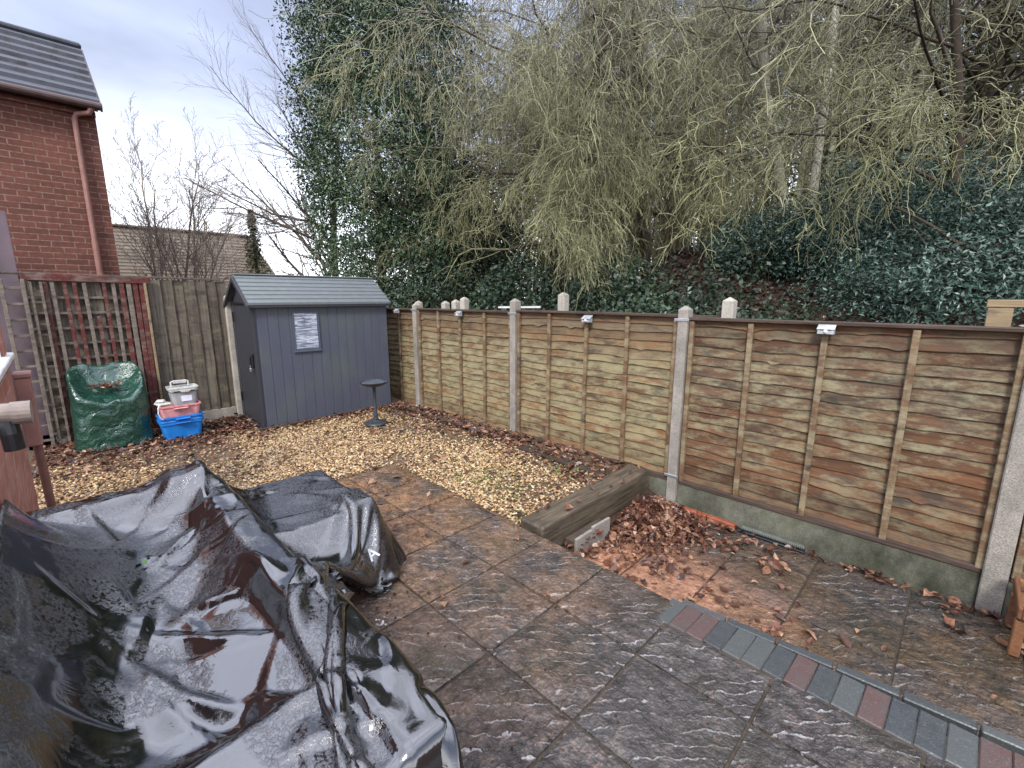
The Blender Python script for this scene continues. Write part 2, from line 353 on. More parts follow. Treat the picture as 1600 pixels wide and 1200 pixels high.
def slabmat(name, pink=0):
    m = NM(name); iv = m.isl_vec(23)
    pr = m.pos((1, 1, 1), off=iv)
    # riven ridges, running mostly along one way of each slab
    warp = m.n('ShaderNodeTexNoise', {'Vector': pr, 'Scale': 3.2, 'Detail': 5.0, 'Roughness': .62}).outputs[1]
    wv = m.n('ShaderNodeVectorMath', {0: m.pos((1, 1, 1), (0, 0, math.radians(45)), off=iv), 1: m.n('ShaderNodeVectorMath', {0: warp, 'Scale': .20}, operation='SCALE').outputs[0]}, operation='ADD').outputs[0]
    wave = m.n('ShaderNodeTexWave', {'Vector': wv, 'Scale': 5.2, 'Distortion': 1.3, 'Detail': 5.0, 'Detail Scale': 2.5, 'Detail Roughness': .7}, bands_direction='X', wave_profile='SAW').outputs[1]
    fine = m.noise(m.pos((1, 1, 1), off=iv), 70, 4, .7); mid = m.noise(m.pos(off=iv), 14, 5, .7)
    big = m.noise(m.pos(), 1.7, 5, .65); big2 = m.noise(m.pos((1, 1, 1), off=(7.3, 2.1, 0)), 2.4, 5, .7)
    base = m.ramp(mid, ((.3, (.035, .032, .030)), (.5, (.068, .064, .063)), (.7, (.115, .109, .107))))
    ridge = m.ramp(wave, ((.0, 0), (.02, 1), (.09, .7), (.14, 0))); shade = m.ramp(wave, ((.80, 0), (.97, .7), (1, 0)))  # shade: shadow beside each ridge, darkened into the slab colour
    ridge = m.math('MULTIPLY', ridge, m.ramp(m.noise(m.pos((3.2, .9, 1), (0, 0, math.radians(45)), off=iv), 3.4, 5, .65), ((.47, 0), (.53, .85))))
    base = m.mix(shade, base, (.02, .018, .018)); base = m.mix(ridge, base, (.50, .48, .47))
    sp = m.ramp(m.math('ADD', m.math('MULTIPLY', fine, .6), m.math('MULTIPLY', mid, .4)), ((.54, 0), (.60, 1)))
    base = m.mix(m.math('MULTIPLY', sp, .45), base, (.34, .23, .17))
    xs = m.n('ShaderNodeSeparateXYZ', {0: m.pos()})
    # orange brown algae, strongest along the gravel side
    if pink:
        a = m.ramp(m.math('ADD', m.math('MULTIPLY', big, .6), m.math('MULTIPLY', mid, .4)), ((.40, 0), (.58, .75)))
        base = m.mix(a, base, (.15, .085, .03))
        pk = m.n('ShaderNodeMapRange', {0: m.math('ADD', xs.outputs[0], m.math('MULTIPLY', big2, 1.1)), 'From Min': .15, 'From Max': -.35}).outputs[0]
        pk = m.math('MULTIPLY', pk, m.n('ShaderNodeMapRange', {0: m.math('ADD', xs.outputs[1], m.math('MULTIPLY', mid, .7)), 'From Min': 3.35, 'From Max': 2.85}).outputs[0])
        pk = m.math('MULTIPLY', pk, m.ramp(mid, ((.33, .25), (.5, 1))))
        base = m.mix(pk, base, m.mix(big2, (.55, .22, .13), (.60, .36, .20)))
    else:
        e1 = m.n('ShaderNodeMapRange', {0: m.math('ADD', xs.outputs[0], m.math('MULTIPLY', big, 1.6)), 'From Min': .1, 'From Max': -1.7}).outputs[0]
        a = m.math('MULTIPLY', m.ramp(m.math('ADD', m.math('MULTIPLY', big2, .6), m.math('ADD', m.math('MULTIPLY', mid, .2), m.math('MULTIPLY', fine, .2))), ((.42, .03), (.55, 1))), e1)
        base = m.mix(m.math('MULTIPLY', a, .9), base, m.mix(m.ramp(m.noise(m.pos(), 16, 7, .8), ((.40, 0), (.60, 1))), (.20, .09, .028), (.52, .29, .15)))
    base = m.mix(m.math('MULTIPLY', m.island(), .25), base, (.17, .155, .15)); gr = m.ramp(m.noise(m.pos(off=(3.1, 9.2, 0)), 2.8, 4), ((.5, 0), (.68, .45)))
    base = m.mix(gr, base, (.05, .05, .025))
    h = m.math('ADD', m.math('MULTIPLY', wave, .8), m.math('ADD', m.math('MULTIPLY', mid, .6), m.math('MULTIPLY', fine, .22)))
    rough = m.ramp(mid, ((.3, .14), (.7, .42)))
    return m.out(base, rough, m.bump(h, 1.0, .036), spec=.6)
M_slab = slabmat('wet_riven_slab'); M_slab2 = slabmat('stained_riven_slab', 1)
M_mortar = plain('dirty_mortar', (.05, .038, .026), .9, .5, scale=30, bump=.6)
def bluebrick():
    m = NM('wet_paving_brick'); n = m.noise(m.pos(off=m.isl_vec(9)), 22, 5, .65); f = m.noise(m.pos(), 160, 3)
    c = m.ramp(m.island(), ((0, (.045, .05, .054)), (.36, (.07, .076, .077)), (.66, (.045, .05, .057)), (.74, (.092, .055, .052)), (1, (.085, .05, .05))), 'CONSTANT')
    c = m.mix(m.ramp(n, ((.4, 0), (.7, .5))), c, (.045, .06, .055))
    c = m.mix(m.ramp(f, ((.6, 0), (.7, .35))), c, (.30, .28, .24))
    return m.out(c, m.ramp(n, ((.3, .2), (.7, .5))), m.bump(m.math('ADD', n, m.math('MULTIPLY', f, .4)), .5, .005), spec=.5)
M_bb = bluebrick()
def soil():
    m = NM('damp_leaf_litter_soil'); n = m.noise(m.pos(), 7, 6, .7); f = m.noise(m.pos(), 45, 5, .75)
    c = m.ramp(n, ((.3, (.03, .018, .012)), (.5, (.075, .04, .026)), (.7, (.12, .07, .045))))
    c = m.mix(m.ramp(f, ((.55, 0), (.7, .6))), c, (.20, .10, .06))
    return m.out(c, .75, m.bump(m.math('ADD', n, f), 1.0, .03), spec=.3)
M_soil = soil()
m = NM('pale_gravel_stone'); n = m.noise(m.pos(), 60, 3)
M_stone = m.out(m.mix(m.ramp(n, ((.4, 0), (.7, .35))), m.ramp(m.island(), ((0, (.07, .035, .02)), (.25, (.17, .09, .042)), (.46, (.38, .23, .10)), (.74, (.54, .38, .19)), (.94, (.68, .56, .36)), (1, (.24, .20, .18)))), (.12, .08, .045)), .5, spec=.4)
m = NM('gravel_bed_grit'); n = m.noise(m.pos(), 55, 5, .7); q = m.noise(m.pos(), 2, 4)
M_grit = m.out(m.mix(m.ramp(q, ((.45, 0), (.65, .5))), m.ramp(n, ((.35, (.05, .033, .02)), (.6, (.20, .13, .075)), (.7, (.34, .24, .13)))), (.04, .03, .018)), .8, m.bump(n, 1, .015))
def leaflit(name, stops, rough=.35):
    m = NM(name); n = m.noise(m.pos(), 70, 3)
    c = m.mix(m.ramp(n, ((.4, 0), (.7, .5))), m.ramp(m.island(), stops), (.035, .014, .010))
    return m.out(c, rough, m.bump(n, .4, .003), spec=.45)
M_fall = leaflit('wet_fallen_leaf', ((0, (.035, .016, .012)), (.3, (.085, .036, .024)), (.6, (.16, .068, .042)), (.82, (.25, .12, .07)), (.94, (.36, .21, .13)), (1, (.46, .33, .22))))
M_holly = leafmat('holly_leaf', ((0, (.020, .045, .022)), (.4, (.05, .095, .045)), (.75, (.10, .155, .075)), (1, (.19, .25, .14))), .42, .4)
M_hollyr = leafmat('blue_green_laurel_leaf', ((0, (.018, .042, .030)), (.4, (.042, .088, .066)), (.75, (.095, .165, .13)), (1, (.25, .34, .29))), .38, .5)
M_ivy = leafmat('ivy_leaf', ((0, (.012, .028, .016)), (.5, (.028, .055, .03)), (1, (.06, .09, .045))), .4, .5)
M_pine = leafmat('pine_needle', ((0, (.035, .045, .022)), (.5, (.07, .082, .038)), (1, (.14, .12, .06))), .6, .3)
M_conif = leafmat('olive_conifer_needle', ((0, (.07, .085, .035)), (.5, (.13, .14, .06)), (1, (.20, .19, .10))), .7, .3)
M_grass = leafmat('weed_leaf', ((0, (.07, .16, .03)), (1, (.16, .30, .07))), .5)
M_twig_lich = barkmat('lichen_coated_twig', ((.2, (.07, .066, .048)), (.40, (.175, .168, .118)), (.62, (.33, .322, .225)), (.85, (.55, .545, .43))))
q_ = M_twig_lich.node_tree; pb_ = q_.nodes['Principled BSDF']; src_ = pb_.inputs['Base Color'].links[0].from_socket
gz_ = q_.nodes.new('ShaderNodeNewGeometry'); sz_ = q_.nodes.new('ShaderNodeSeparateXYZ'); q_.links.new(gz_.outputs['Position'], sz_.inputs[0])
mr_ = q_.nodes.new('ShaderNodeMapRange'); mr_.inputs['From Min'].default_value = 5.5; mr_.inputs['From Max'].default_value = 2.6; q_.links.new(sz_.outputs[2], mr_.inputs[0])
mm_ = q_.nodes.new('ShaderNodeMix'); mm_.data_type = 'RGBA'; mm_.blend_type = 'MULTIPLY'; mm_.inputs[7].default_value = (.97, 1.0, .76, 1)
q_.links.new(mr_.outputs[0], mm_.inputs[0]); q_.links.new(src_, mm_.inputs[6]); q_.links.new(mm_.outputs[2], pb_.inputs['Base Color'])
M_twig_grey = barkmat('grey_brown_twig', ((.2, (.085, .07, .06)), (.5, (.17, .145, .125)), (.8, (.28, .25, .22))))
M_twig_grey2 = barkmat('pale_brown_twig', ((.2, (.22, .18, .14)), (.5, (.33, .27, .22)), (.8, (.42, .36, .31))))
M_twig_dark = barkmat('dark_twig', ((.2, (.09, .07, .065)), (.5, (.17, .14, .125)), (.8, (.26, .22, .20))))
M_trunk = barkmat('dark_damp_bark', ((.2, (.028, .022, .017)), (.5, (.065, .05, .038)), (.8, (.12, .10, .07))))
M_birch = barkmat('pale_birch_bark', ((.15, (.10, .09, .07)), (.35, (.36, .34, .27)), (.8, (.52, .50, .42))), scale=5)
M_stem = barkmat('olive_stem', ((.2, (.12, .09, .045)), (.5, (.22, .18, .09)), (.8, (.32, .27, .15))))
m = NM('concrete_roof_tile'); s_ = m.n('ShaderNodeSeparateXYZ', {0: m.pos()}); n = m.noise(m.pos(), 4, 7, .75)
M_tile = m.out(m.mix(m.ramp(n, ((.5, 0), (.68, .8))), m.ramp(m.island(), ((0, (.055, .062, .08)), (1, (.085, .09, .11)))), (.035, .03, .024)), .85, m.bump(n, .3, .02), spec=.5)
m = NM('brown_plain_tile'); n = m.noise(m.pos(), 3, 5, .65); n2 = m.noise(m.pos((1, 2, 2)), 9, 6, .8)
M_tile2 = m.out(m.mix(m.ramp(n2, ((.42, 0), (.6, .85))), m.ramp(m.island(), ((0, (.12, .082, .060)), (.5, (.17, .12, .09)), (1, (.22, .165, .125)))), (.11, .105, .075)), .8, m.bump(n2, .3, .02))

rnd = random.Random(11); R = np.random.RandomState(7)

# ================================================================= the setting
def bank_z(x, y):
    x = np.asarray(x, float); y = np.asarray(y, float)
    s = np.clip((x + 9.5) / 6.0, 0, 1); s = s * s * (3 - 2 * s)
    t = np.clip((y - 4.0) / 8.0, 0, 1)
    return -.06 + s * (.35 * np.clip((y - 3.7) / .5, 0, 1) + 3.0 * t ** .8) + .12 * np.sin(x * 1.7 + y) * np.clip((y - 4.2), 0, 1) * s
mb = MB()           # the ground, one sheet to the horizon with the bank in it
xs = np.concatenate([[-300, -120, -60, -35], np.linspace(-24, 14, 77), [25, 60, 120, 300]])
ys = np.concatenate([[-300, -80, -20, -6], np.linspace(-2, 3.6, 12), np.linspace(3.75, 22, 55), [30, 60, 120, 300]])
X, Y = np.meshgrid(xs, ys, indexing='ij')
Z = np.where(Y > 3.65, bank_z(X, Y), -.06)
inside = (X > -1.95) & (X < 6) & (Y > 1.7) & (Y < 3.65)
Z = np.where((X > -1.8) & (Y > -2.1) & (Y < 3.65), -.3, Z)
nx_, ny_ = X.shape; idx = np.arange(nx_ * ny_).reshape(nx_, ny_)
mb.add(np.stack([X, Y, Z], -1), np.stack([idx[:-1, :-1], idx[1:, :-1], idx[1:, 1:], idx[:-1, 1:]], -1).reshape(-1, 4))
tag(mb.build('ground', M_soil, smooth=True), kind='structure')

# upper patio of riven slabs
mb = MB(); G = .45
xl = [-.82 - .4525 * k for k in range(7)]; xl = [2.80 - .4525 * k for k in range(15)]
yl = [-2.0 + .0, -1.545, -1.10, -.655, -.21, .235, .69, 1.133, 1.576, 2.02]
def slab_face(mb, x0, x1, y0, y1, z, th=.05, g=.0065, n=12, seed=0):
    x0 += g; x1 -= g; y0 += g; y1 -= g
    u = np.linspace(0, 1, n); XX, YY = np.meshgrid(x0 + (x1 - x0) * u, y0 + (y1 - y0) * u, indexing='ij')
    ZZ = np.array([[mnoise.fractal(Vector((a * 6 + seed, b * 6, seed * 1.3)), 1, 2, 4) for b in YY[0]] for a in XX[:, 0]]) * .0035
    ed = np.minimum(np.minimum(np.arange(n)[:, None], n - 1 - np.arange(n)[:, None]), np.minimum(np.arange(n)[None], n - 1 - np.arange(n)[None]))
    ZZ = ZZ + z - np.where(ed == 0, .006, 0)
    V = np.stack([XX, YY, ZZ], -1).reshape(-1, 3); i = np.arange(n * n).reshape(n, n)
    F = [tuple(q) for q in np.stack([i[:-1, :-1], i[1:, :-1], i[1:, 1:], i[:-1, 1:]], -1).reshape(-1, 4)]
    rim = list(i[:, 0]) + list(i[-1, 1:]) + list(i[-2::-1, -1]) + list(i[0, -2:0:-1]); k = len(rim)
    V = np.concatenate([V, V[rim] - [0, 0, th]]); b = n * n
    for j in range(k): F.append((rim[j], b + j, b + (j + 1) % k, rim[(j + 1) % k]))
    mb.add(V, [tuple(int(q) for q in f) for f in F])
def border_y(x): return 1.843 + .046 * (x + .85)
sd_ = 0
for i in range(len(xl) - 1):
    x1, x0 = xl[i], xl[i + 1]
    if x1 < -3.6: continue
    for j in range(len(yl) - 1):
        y0, y1 = yl[j], yl[j + 1]; sd_ += 1
        if y1 > 1.9 and x0 > -.9:
            y1 = border_y((x0 + x1) / 2) - .004
        if x0 < -3.5: x0 = -3.54
        slab_face(mb, x0, x1, y0 - (0 if y0 < .7 else 0), y1, 0 + rnd.uniform(-.002, .002), seed=sd_)
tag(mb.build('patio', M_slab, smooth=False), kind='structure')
mb = MB(); mb.box((-3.53, -2, -.3), (2.8, 1.83, -.014)); mb.box((-3.53, 1.8301, -.3), (-.93, 2.012, -.0145)); 
tag(mb.build('patio_mortar_bed', M_mortar), kind='structure')
# brick border: a row of bricks on edge with a second row under it as the step face
mb = MB(); k = 0; x = -.885
while x < 2.7:
    w_ = .0765; yb = border_y(x); yf = 2.035 + .10 * min(x + .88, 1.25)
    pts = [(x + .003, yb), (x + w_ - .003, yb + .003), (x + w_ - .003 + .004, yf + .004), (x + .003 + .004, yf)]
    mb.box((x + .0004, yb, -.21), (x + w_ + .0006, min(yf, yb + .195), -.001 + rnd.uniform(-.001, .001)), rot=-.03, bev=.004)
    x += w_ + .002
x = -.84
while x < 2.7:
    yf = 2.035 + .085 * min(x + .88, 1.25) + .004
    mb.box((x + .002, yf, -.235), (x + .205, yf + .045, -.008 + rnd.uniform(-.001, .001)), rot=.08, bev=.004); x += .212
tag(mb.build('brick_border', M_bb), kind='structure')
mb = MB(); mb.box((-.90, 1.845, -.25), (2.7, 2.03, -.006), rot=.03)
tag(mb.build('border_mortar', M_mortar), kind='structure')
# lower patio
LZ = -.22; mb = MB()
lx = [-1.76, -1.35, -.93, -.50, -.035, .40, .86, 1.31, 1.77]; ly = [2.02, 2.23, 2.655, 3.085, 3.42]
for i in range(len(lx) - 1):
    for j in range(len(ly) - 1):
        sd_ += 1; slab_face(mb, lx[i], lx[i + 1], ly[j], ly[j + 1], LZ + rnd.uniform(-.004, .003), seed=sd_, g=.006)
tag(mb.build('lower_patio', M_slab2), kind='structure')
mb = MB(); mb.box((-1.78, 2.02, -.32), (1.8, 3.47, LZ - .014))
tag(mb.build('lower_patio_mortar_bed', M_mortar), kind='structure')

# gravel
mb = MB(); mb.box((-6.5, -.4, -.2), (-3.545, 3.49, -.012)); mb.box((-3.5449, 2.022, -.2), (-1.96, 3.49, -.012))
tag(mb.build('gravel_bed', M_grit), kind='structure')
def gravel_w(x, y):
    """how much gravel lies at a point"""
    w_ = 1.0
    if x > -3.56 and y < 2.03: return 0
    if x > -1.97: return 0
    if y > 3.16: return 0
    if x < -5.62 and y > 1.45: return 0
    n_ = mnoise.fractal(Vector((x * .9, y * .9, 3)), 1, 2, 3)
    d = min((3.12 - y) / .35, (-x - (-5.45)) * -1 / .35 if False else 1)
    if y > 2.9: w_ *= .35
    if x < -5.1: w_ *= max(0, 1 - (-5.1 - x) / .75) * .8
    if y < .3: w_ *= .8
    return w_ * max(.1, min(1, .85 + n_ * 1.4))
oct_v = np.array([(1, 0, 0), (-1, 0, 0), (0, 1, 0), (0, -1, 0), (0, 0, 1), (0, 0, -1)], float)
oct_f = np.array([(0, 2, 4), (2, 1, 4), (1, 3, 4), (3, 0, 4), (2, 0, 5), (1, 2, 5), (3, 1, 5), (0, 3, 5)])
pts = []
while len(pts) < 30000:
    x, y = rnd.uniform(-6.2, -1.97), rnd.uniform(-.3, 3.15)
    if rnd.random() < gravel_w(x, y): pts.append((x, y))
pts = np.array(pts); N = len(pts)
def stones(pts, z0, smin, smax):
    N = len(pts); S = R.uniform(smin, smax, (N, 1)) * R.uniform(.65, 1.35, (N, 3)) * [1, 1, .62]
    V = oct_v[None] * S[:, None] * R.uniform(.75, 1.25, (N, 6, 1)) + R.normal(0, .14, (N, 6, 3)) * S[:, None]
    a = R.uniform(0, 2 * PI, N); b = R.uniform(-.6, .6, N)
    ca, sa, cb, sb = np.cos(a), np.sin(a), np.cos(b), np.sin(b)
    x = V[..., 0] * cb[:, None] - V[..., 2] * sb[:, None]; z = V[..., 0] * sb[:, None] + V[..., 2] * cb[:, None]; y = V[..., 1]
    V = np.stack([x * ca[:, None] - y * sa[:, None], x * sa[:, None] + y * ca[:, None], z], -1)
    V += np.stack([pts[:, 0], pts[:, 1], z0 + R.uniform(-.004, .012, N)], 1)[:, None]
    F = (oct_f[None] + (np.arange(N) * 6)[:, None, None]).reshape(-1, 3)
    return V.reshape(-1, 3), F
mb = MB(); mb.add(*stones(pts, -.004, .007, .015)); tag(mb.build('gravel', M_stone), 'pale cream gravel stones covering the bed by the shed', 'gravel', kind='stuff')

# leaf shapes ------------------------------------------------------
def leaf_cloud(C, size, normal=None, curl=.25, flat=None, aspect=.5):
    """C (N,3) centres; one bent diamond leaf each (2 quads folded on the midrib -> 6 verts)"""
    N = len(C); s = (size if hasattr(size, '__len__') else R.uniform(size * .6, size * 1.25, N))[:, None]
    if normal is None: n = R.normal(0, 1, (N, 3))
    else: n = normal + R.normal(0, 1, (N, 3)) * (flat if flat is not None else .6)
    n /= np.linalg.norm(n, axis=1, keepdims=True) + 1e-9
    t = np.cross(n, R.normal(0, 1, (N, 3))); t /= np.linalg.norm(t, axis=1, keepdims=True) + 1e-9
    b = np.cross(n, t); cu = R.uniform(-curl, curl, (N, 1)) * s
    V = np.stack([C - t * s * .5, C + b * s * aspect * .5 + n * cu, C + t * s * .5 + n * cu * .6, C - b * s * aspect * .5 + n * cu], 1)
    F = np.array([(0, 1, 2), (0, 2, 3)])[None] + (np.arange(N) * 4)[:, None, None]
    return V.reshape(-1, 3), F.reshape(-1, 3)
def big_leaves(C, size, nrm=(0, 0, 1), flat=.35, curl=.35):
    """fallen leaves: 3x3 grid curled, lens outline"""
    N = len(C); s = (size * .45 + size * .95 * R.rand(N) ** 1.6)[:, None]
    n = np.array(nrm) + R.normal(0, 1, (N, 3)) * flat; n /= np.linalg.norm(n, axis=1, keepdims=True)
    t = np.cross(n, R.normal(0, 1, (N, 3))); t /= np.linalg.norm(t, axis=1, keepdims=True); b = np.cross(n, t)
    c1 = R.uniform(-curl, curl, (N, 1)); c2 = R.uniform(0, curl, (N, 1)); V = []
    prof = [(-.5, .05), (-.2, .30), (.15, .28), (.5, .03)]; asp = R.uniform(.8, 1.15, (N, 1))
    for u, w_ in prof:
        for v in (-1, 0, 1):
            V.append(C + t * s * u + b * s * w_ * v * asp * R.uniform(.85, 1.15, (N, 1)) + n * s * (c1 * (u * 1.6) ** 2 * 1.2 + c2 * abs(v) * w_ * 2 + R.uniform(-.05, .05, (N, 1))))
    V = np.stack(V, 1); F = []
    for i in range(3):
        for j in range(2): F.append((i * 3 + j, i * 3 + j + 1, (i + 1) * 3 + j + 1, (i + 1) * 3 + j))
    F = np.array(F)[None] + (np.arange(N) * 12)[:, None, None]
    return V.reshape(-1, 3), F.reshape(-1, 4)

# fallen leaves on the ground
C = []
def scat(n, x0, x1, y0, y1, z, fx=None, h=.012):
    k = 0; t_ = 0
    while k < n and t_ < n * 30:
        t_ += 1; x, y = rnd.uniform(x0, x1), rnd.uniform(y0, y1)
        if fx is None or rnd.random() < fx(x, y): C.append((x, y, z + rnd.uniform(.002, h))); k += 1
scat(1500, -6.45, -4.6, -.3, 1.5, .0, lambda x, y: min(1, max(0, (-x - 4.9) / .8)) ** 1.3, .03)
scat(420, -6.45, -5.6, .5, 1.6, .0, None, .03)
scat(900, -5.62, -1.95, 3.13, 3.47, .0, None, .03)
scat(520, -5.6, -2.0, 2.85, 3.25, .005, lambda x, y: max(0, (y - 2.8) / .4) ** 1.5)
scat(420, -5.66, -5.35, 1.5, 3.3, .005, lambda x, y: max(0, 1 - (x + 5.62) / .3))
scat(60, -2.35, -1.97, 2.85, 3.2, .01); scat(330, -6.0, -2.0, -.2, 3, .012); scat(14, -1.95, -1.76, 2.1, 3.4, .055)
scat(16, -3.4, -1.3, .9, 2.0, .006)
nl = len(C)
mb = MB(); mb.add(*big_leaves(np.array(C), .058)); tag(mb.build('fallen_leaves', M_fall), 'brown fallen leaves scattered over the gravel and soil', 'leaves', kind='stuff')
C = []
scat(300, -1.75, -.55, 2.3, 3.4, LZ + .004, lambda x, y: max(.03, 1 - (x + 1.75) / .9)); scat(120, -1.75, -.6, 3.0, 3.42, LZ + .005)
scat(55, -.95, -.35, 2.2, 2.6, LZ + .004); scat(75, -.6, .45, 3.35, 3.45, LZ + .004); scat(40, .1, .5, 3.1, 3.45, LZ + .005); scat(20, -.9, .4, 2.3, 3.3, LZ + .004)
scat(60, -1.74, -1.55, 2.05, 2.5, LZ + .03, None, .08)
mb = MB(); mb.add(*big_leaves(np.array(C), .06)); tag(mb.build('fallen_leaves', M_fall), 'wet brown leaves strewn over the lower slabs', 'leaves', kind='stuff')
# heap in the corner
C = []
for _ in range(2200):
    a, r = rnd.uniform(0, 2 * PI), abs(rnd.gauss(0, .22)); x, y = -1.52 + r * math.cos(a) * .85, 3.08 + r * math.sin(a) * 1.35
    if x < -1.70 or y > 3.43 or y < 2.3 or x > -.9: continue
    h = .17 * math.exp(-((x + 1.58) / .17) ** 2 - ((y - 3.08) / .26) ** 2); C.append((x, y, LZ + .01 + h * rnd.uniform(.45, 1.05)))
mb = MB(); mb.add(*big_leaves(np.array(C), .058, flat=.8, curl=.55)); tag(mb.build('leaf_heap', M_fall), 'heap of wet brown leaves between the sleeper and fence', 'leaf heap', kind='stuff')
# weeds
C = []
for cx, cy, n_, s_ in ((-2.72, 2.42, 150, .13), (-2.45, 2.36, 140, .12), (-2.35, 2.97, 110, .08), (-2.03, 2.1, 30, .05), (-3.1, 2.55, 60, .15), (-2.9, 2.2, 50, .1)):
    for _ in range(n_): C.append((rnd.gauss(cx, s_), rnd.gauss(cy, s_), rnd.uniform(.006, .02)))
C = np.array(C); C = C[(C[:, 1] > 2.05) & (C[:, 0] < -2)]
mb = MB(); mb.add(*leaf_cloud(C, .022, np.array([0, 0, 1.]))); tag(mb.build('weeds', M_grass), 'small green weeds growing through the gravel', 'weeds', kind='stuff')
# crumbs of soil and bark on the patio
mb = MB(); P_ = [(-.915, .826), (-1.014, .886), (-.963, .855), (-.852, 1.314), (-1.0, .8), (-.9, .9), (-2.0, 1.12), (-1.9, 1.05), (-1.8, .95), (-1.95, 1.25)] + [(rnd.uniform(-2.3, -.1), rnd.uniform(.75, 1.85)) for _ in range(110)]
mb.add(*stones(np.array(P_), .002, .003, .009)); tag(mb.build('patio_crumbs', M_soil), 'dark crumbs of soil scattered over the patio slabs', 'debris', kind='stuff')
mb = MB(); P_ = [(-1.748 + rnd.gauss(0, .012), .896 + rnd.gauss(0, .012)) for _ in range(16)]
mb.add(*stones(np.array(P_), .003, .003, .007)); tag(mb.build('white_droppings', M_white), 'small white blob on the slab beside the cover', 'droppings')

# ================================================================= fences
FY = 3.5
POSTX = [-5.36, -3.47, -1.59, .285]
def waney_panel(x0, x1, z0, z1, mat, label, seed, y=FY + .045, battens=(.25, .5, .75), cap=True, nb=18, capz=0):
    rr = random.Random(seed); t = thing('lap_fence', label, 'fence panel', ((x0 + x1) / 2, y, z0), 'overlapping timber fence panels')
    mb = MB(); H = z1 - z0; n = 60; zs = np.linspace(0, 1, nb + 1) ** 1.0
    us = np.linspace(0, 1, n + 1); X = x0 + (x1 - x0) * us
    for b in range(nb):
        zt = z0 + zs[b + 1] * H + (.024 if b < nb - 1 else 0); zb = z0 + zs[b] * H
        a1, a2, p1, p2 = rr.uniform(.0, .005), rr.uniform(.0005, .002), rr.uniform(0, 9), rr.uniform(0, 9); sl_ = rr.uniform(-.008, .008)
        low = np.array([zb + a1 * math.sin(u * rr.uniform(5.8, 6.2) + p1) + a2 * math.sin(u * 19 + p2) + sl_ * (u - .5) + .012 * mnoise.fractal(Vector((u * 7, b * 3.7 + seed, 1)), 1, 2, 4) - .03 * max(0, mnoise.noise(Vector((u * 14, b * 5.1 + seed, 7))) - .45) * 3 for u in us]) + rr.uniform(-.012, .012)
        warp = np.array([.003 * mnoise.noise(Vector((u * 3, b * 2.1 + seed, 2))) for u in us])
        yb, yt = y - .016 + warp, y - .000 + warp * .5
        V = np.concatenate([np.stack([X, yb, low], 1), np.stack([X, yb * .5 + yt * .5, low * .5 + zt * .5], 1), np.stack([X, yt, np.full(n + 1, zt)], 1), np.stack([X, yb + .009, low], 1), np.stack([X, yt + .006, np.full(n + 1, zt)], 1)])
        i = np.arange(n); k = n + 1; F = []
        F.append(np.stack([i, i + 1, k + i + 1, k + i], 1)); F.append(np.stack([k + i, k + i + 1, 2 * k + i + 1, 2 * k + i], 1))
        F.append(np.stack([3 * k + i, 3 * k + i + 1, i + 1, i], 1)); F.append(np.stack([4 * k + i, 4 * k + i + 1, 3 * k + i + 1, 3 * k + i], 1))
        mb.add(V, np.concatenate(F))
    mb.build('boards', mat, t)
    for s in battens:
        xb = x0 + (x1 - x0) * s; m2 = MB(); lean = rr.uniform(-.008, .008)
        m2.box((xb - .018, y - .046, z0 - .005), (xb + .018, y - .017, z1 - .03), bev=.003, tilt=('Y', lean)); m2.build('batten', M_batten, t)
    for xb in (x0 + .016, x1 - .016):
        m2 = MB(); m2.box((xb - .016, y - .05, z0 - .005), (xb + .016, y - .018, z1 - .03), bev=.003); m2.build('end_batten', M_batten, t)
    m2 = MB(); m2.box((x0, y - .048, z0 - .03), (x1, y - .004, z0 + .004), bev=.003); m2.build('bottom_rail', M_cap, t)
    if cap:
        m2 = MB(); m2.box((x0 - .01, y - .055, z1 - .022 + capz), (x1 + .01, y + .03, z1 + .002 + capz), bev=.004); m2.build('capping', M_cap, t)
    return t
waney_panel(-7.2, POSTX[0] - .05, -.04, 1.335, M_fence_far, 'mossy timber fence panel running behind the shed corner', 1, battens=(.3, .55, .77))
waney_panel(POSTX[0] + .05, POSTX[1] - .05, -.03, 1.345, M_fence_far, 'yellow green timber fence panel nearest the bird bath', 2)
waney_panel(POSTX[1] + .05, POSTX[2] - .05, .0, 1.36, M_fence_far, 'algae stained fence panel above the end of the sleeper', 3, battens=(.245, .5, .745))
waney_panel(POSTX[2] + .05, POSTX[3] - .05, .0, 1.34, M_fence, 'largest orange brown fence panel above the mossy gravel board', 5, battens=(.25, .5, .75))
waney_panel(POSTX[3] + .06, 2.1, .0, 1.34, M_fence, 'fence panel cut off at the right edge of the photo', 8)
def post(x, y, z0, z1, label, mat=M_conc, s=.05, grp='concrete fence posts', yw=None):
    yw = yw or s; t = thing('fence_post', label, 'fence post', (x, y, z0), grp)
    mb = MB(); mb.box((x - s, y - yw, z0), (x + s, y + yw, z1), bev=.006); mb.build('shaft', mat, t)
    mb = MB(); h = .03; e_ = .002
    V = [(x - s + e_, y - yw + e_, z1), (x + s - e_, y - yw + e_, z1), (x + s - e_, y + yw - e_, z1), (x - s + e_, y + yw - e_, z1), (x - .006, y - .006, z1 + h), (x + .006, y - .006, z1 + h), (x + .006, y + .006, z1 + h), (x - .006, y + .006, z1 + h)]
    V = [(a, b, c - .001) for a, b, c in V]
    mb.add(V, [(0, 1, 5, 4), (1, 2, 6, 5), (2, 3, 7, 6), (3, 0, 4, 7), (4, 5, 6, 7), (3, 2, 1, 0)]); mb.build('cap', mat, t)
    return t
pl = ['concrete fence post nearest the shed and bird bath', 'concrete fence post between the two mossy fence panels', 'concrete fence post with steel brackets beside the leaf heap', 'large concrete fence post at the right edge of the photo']
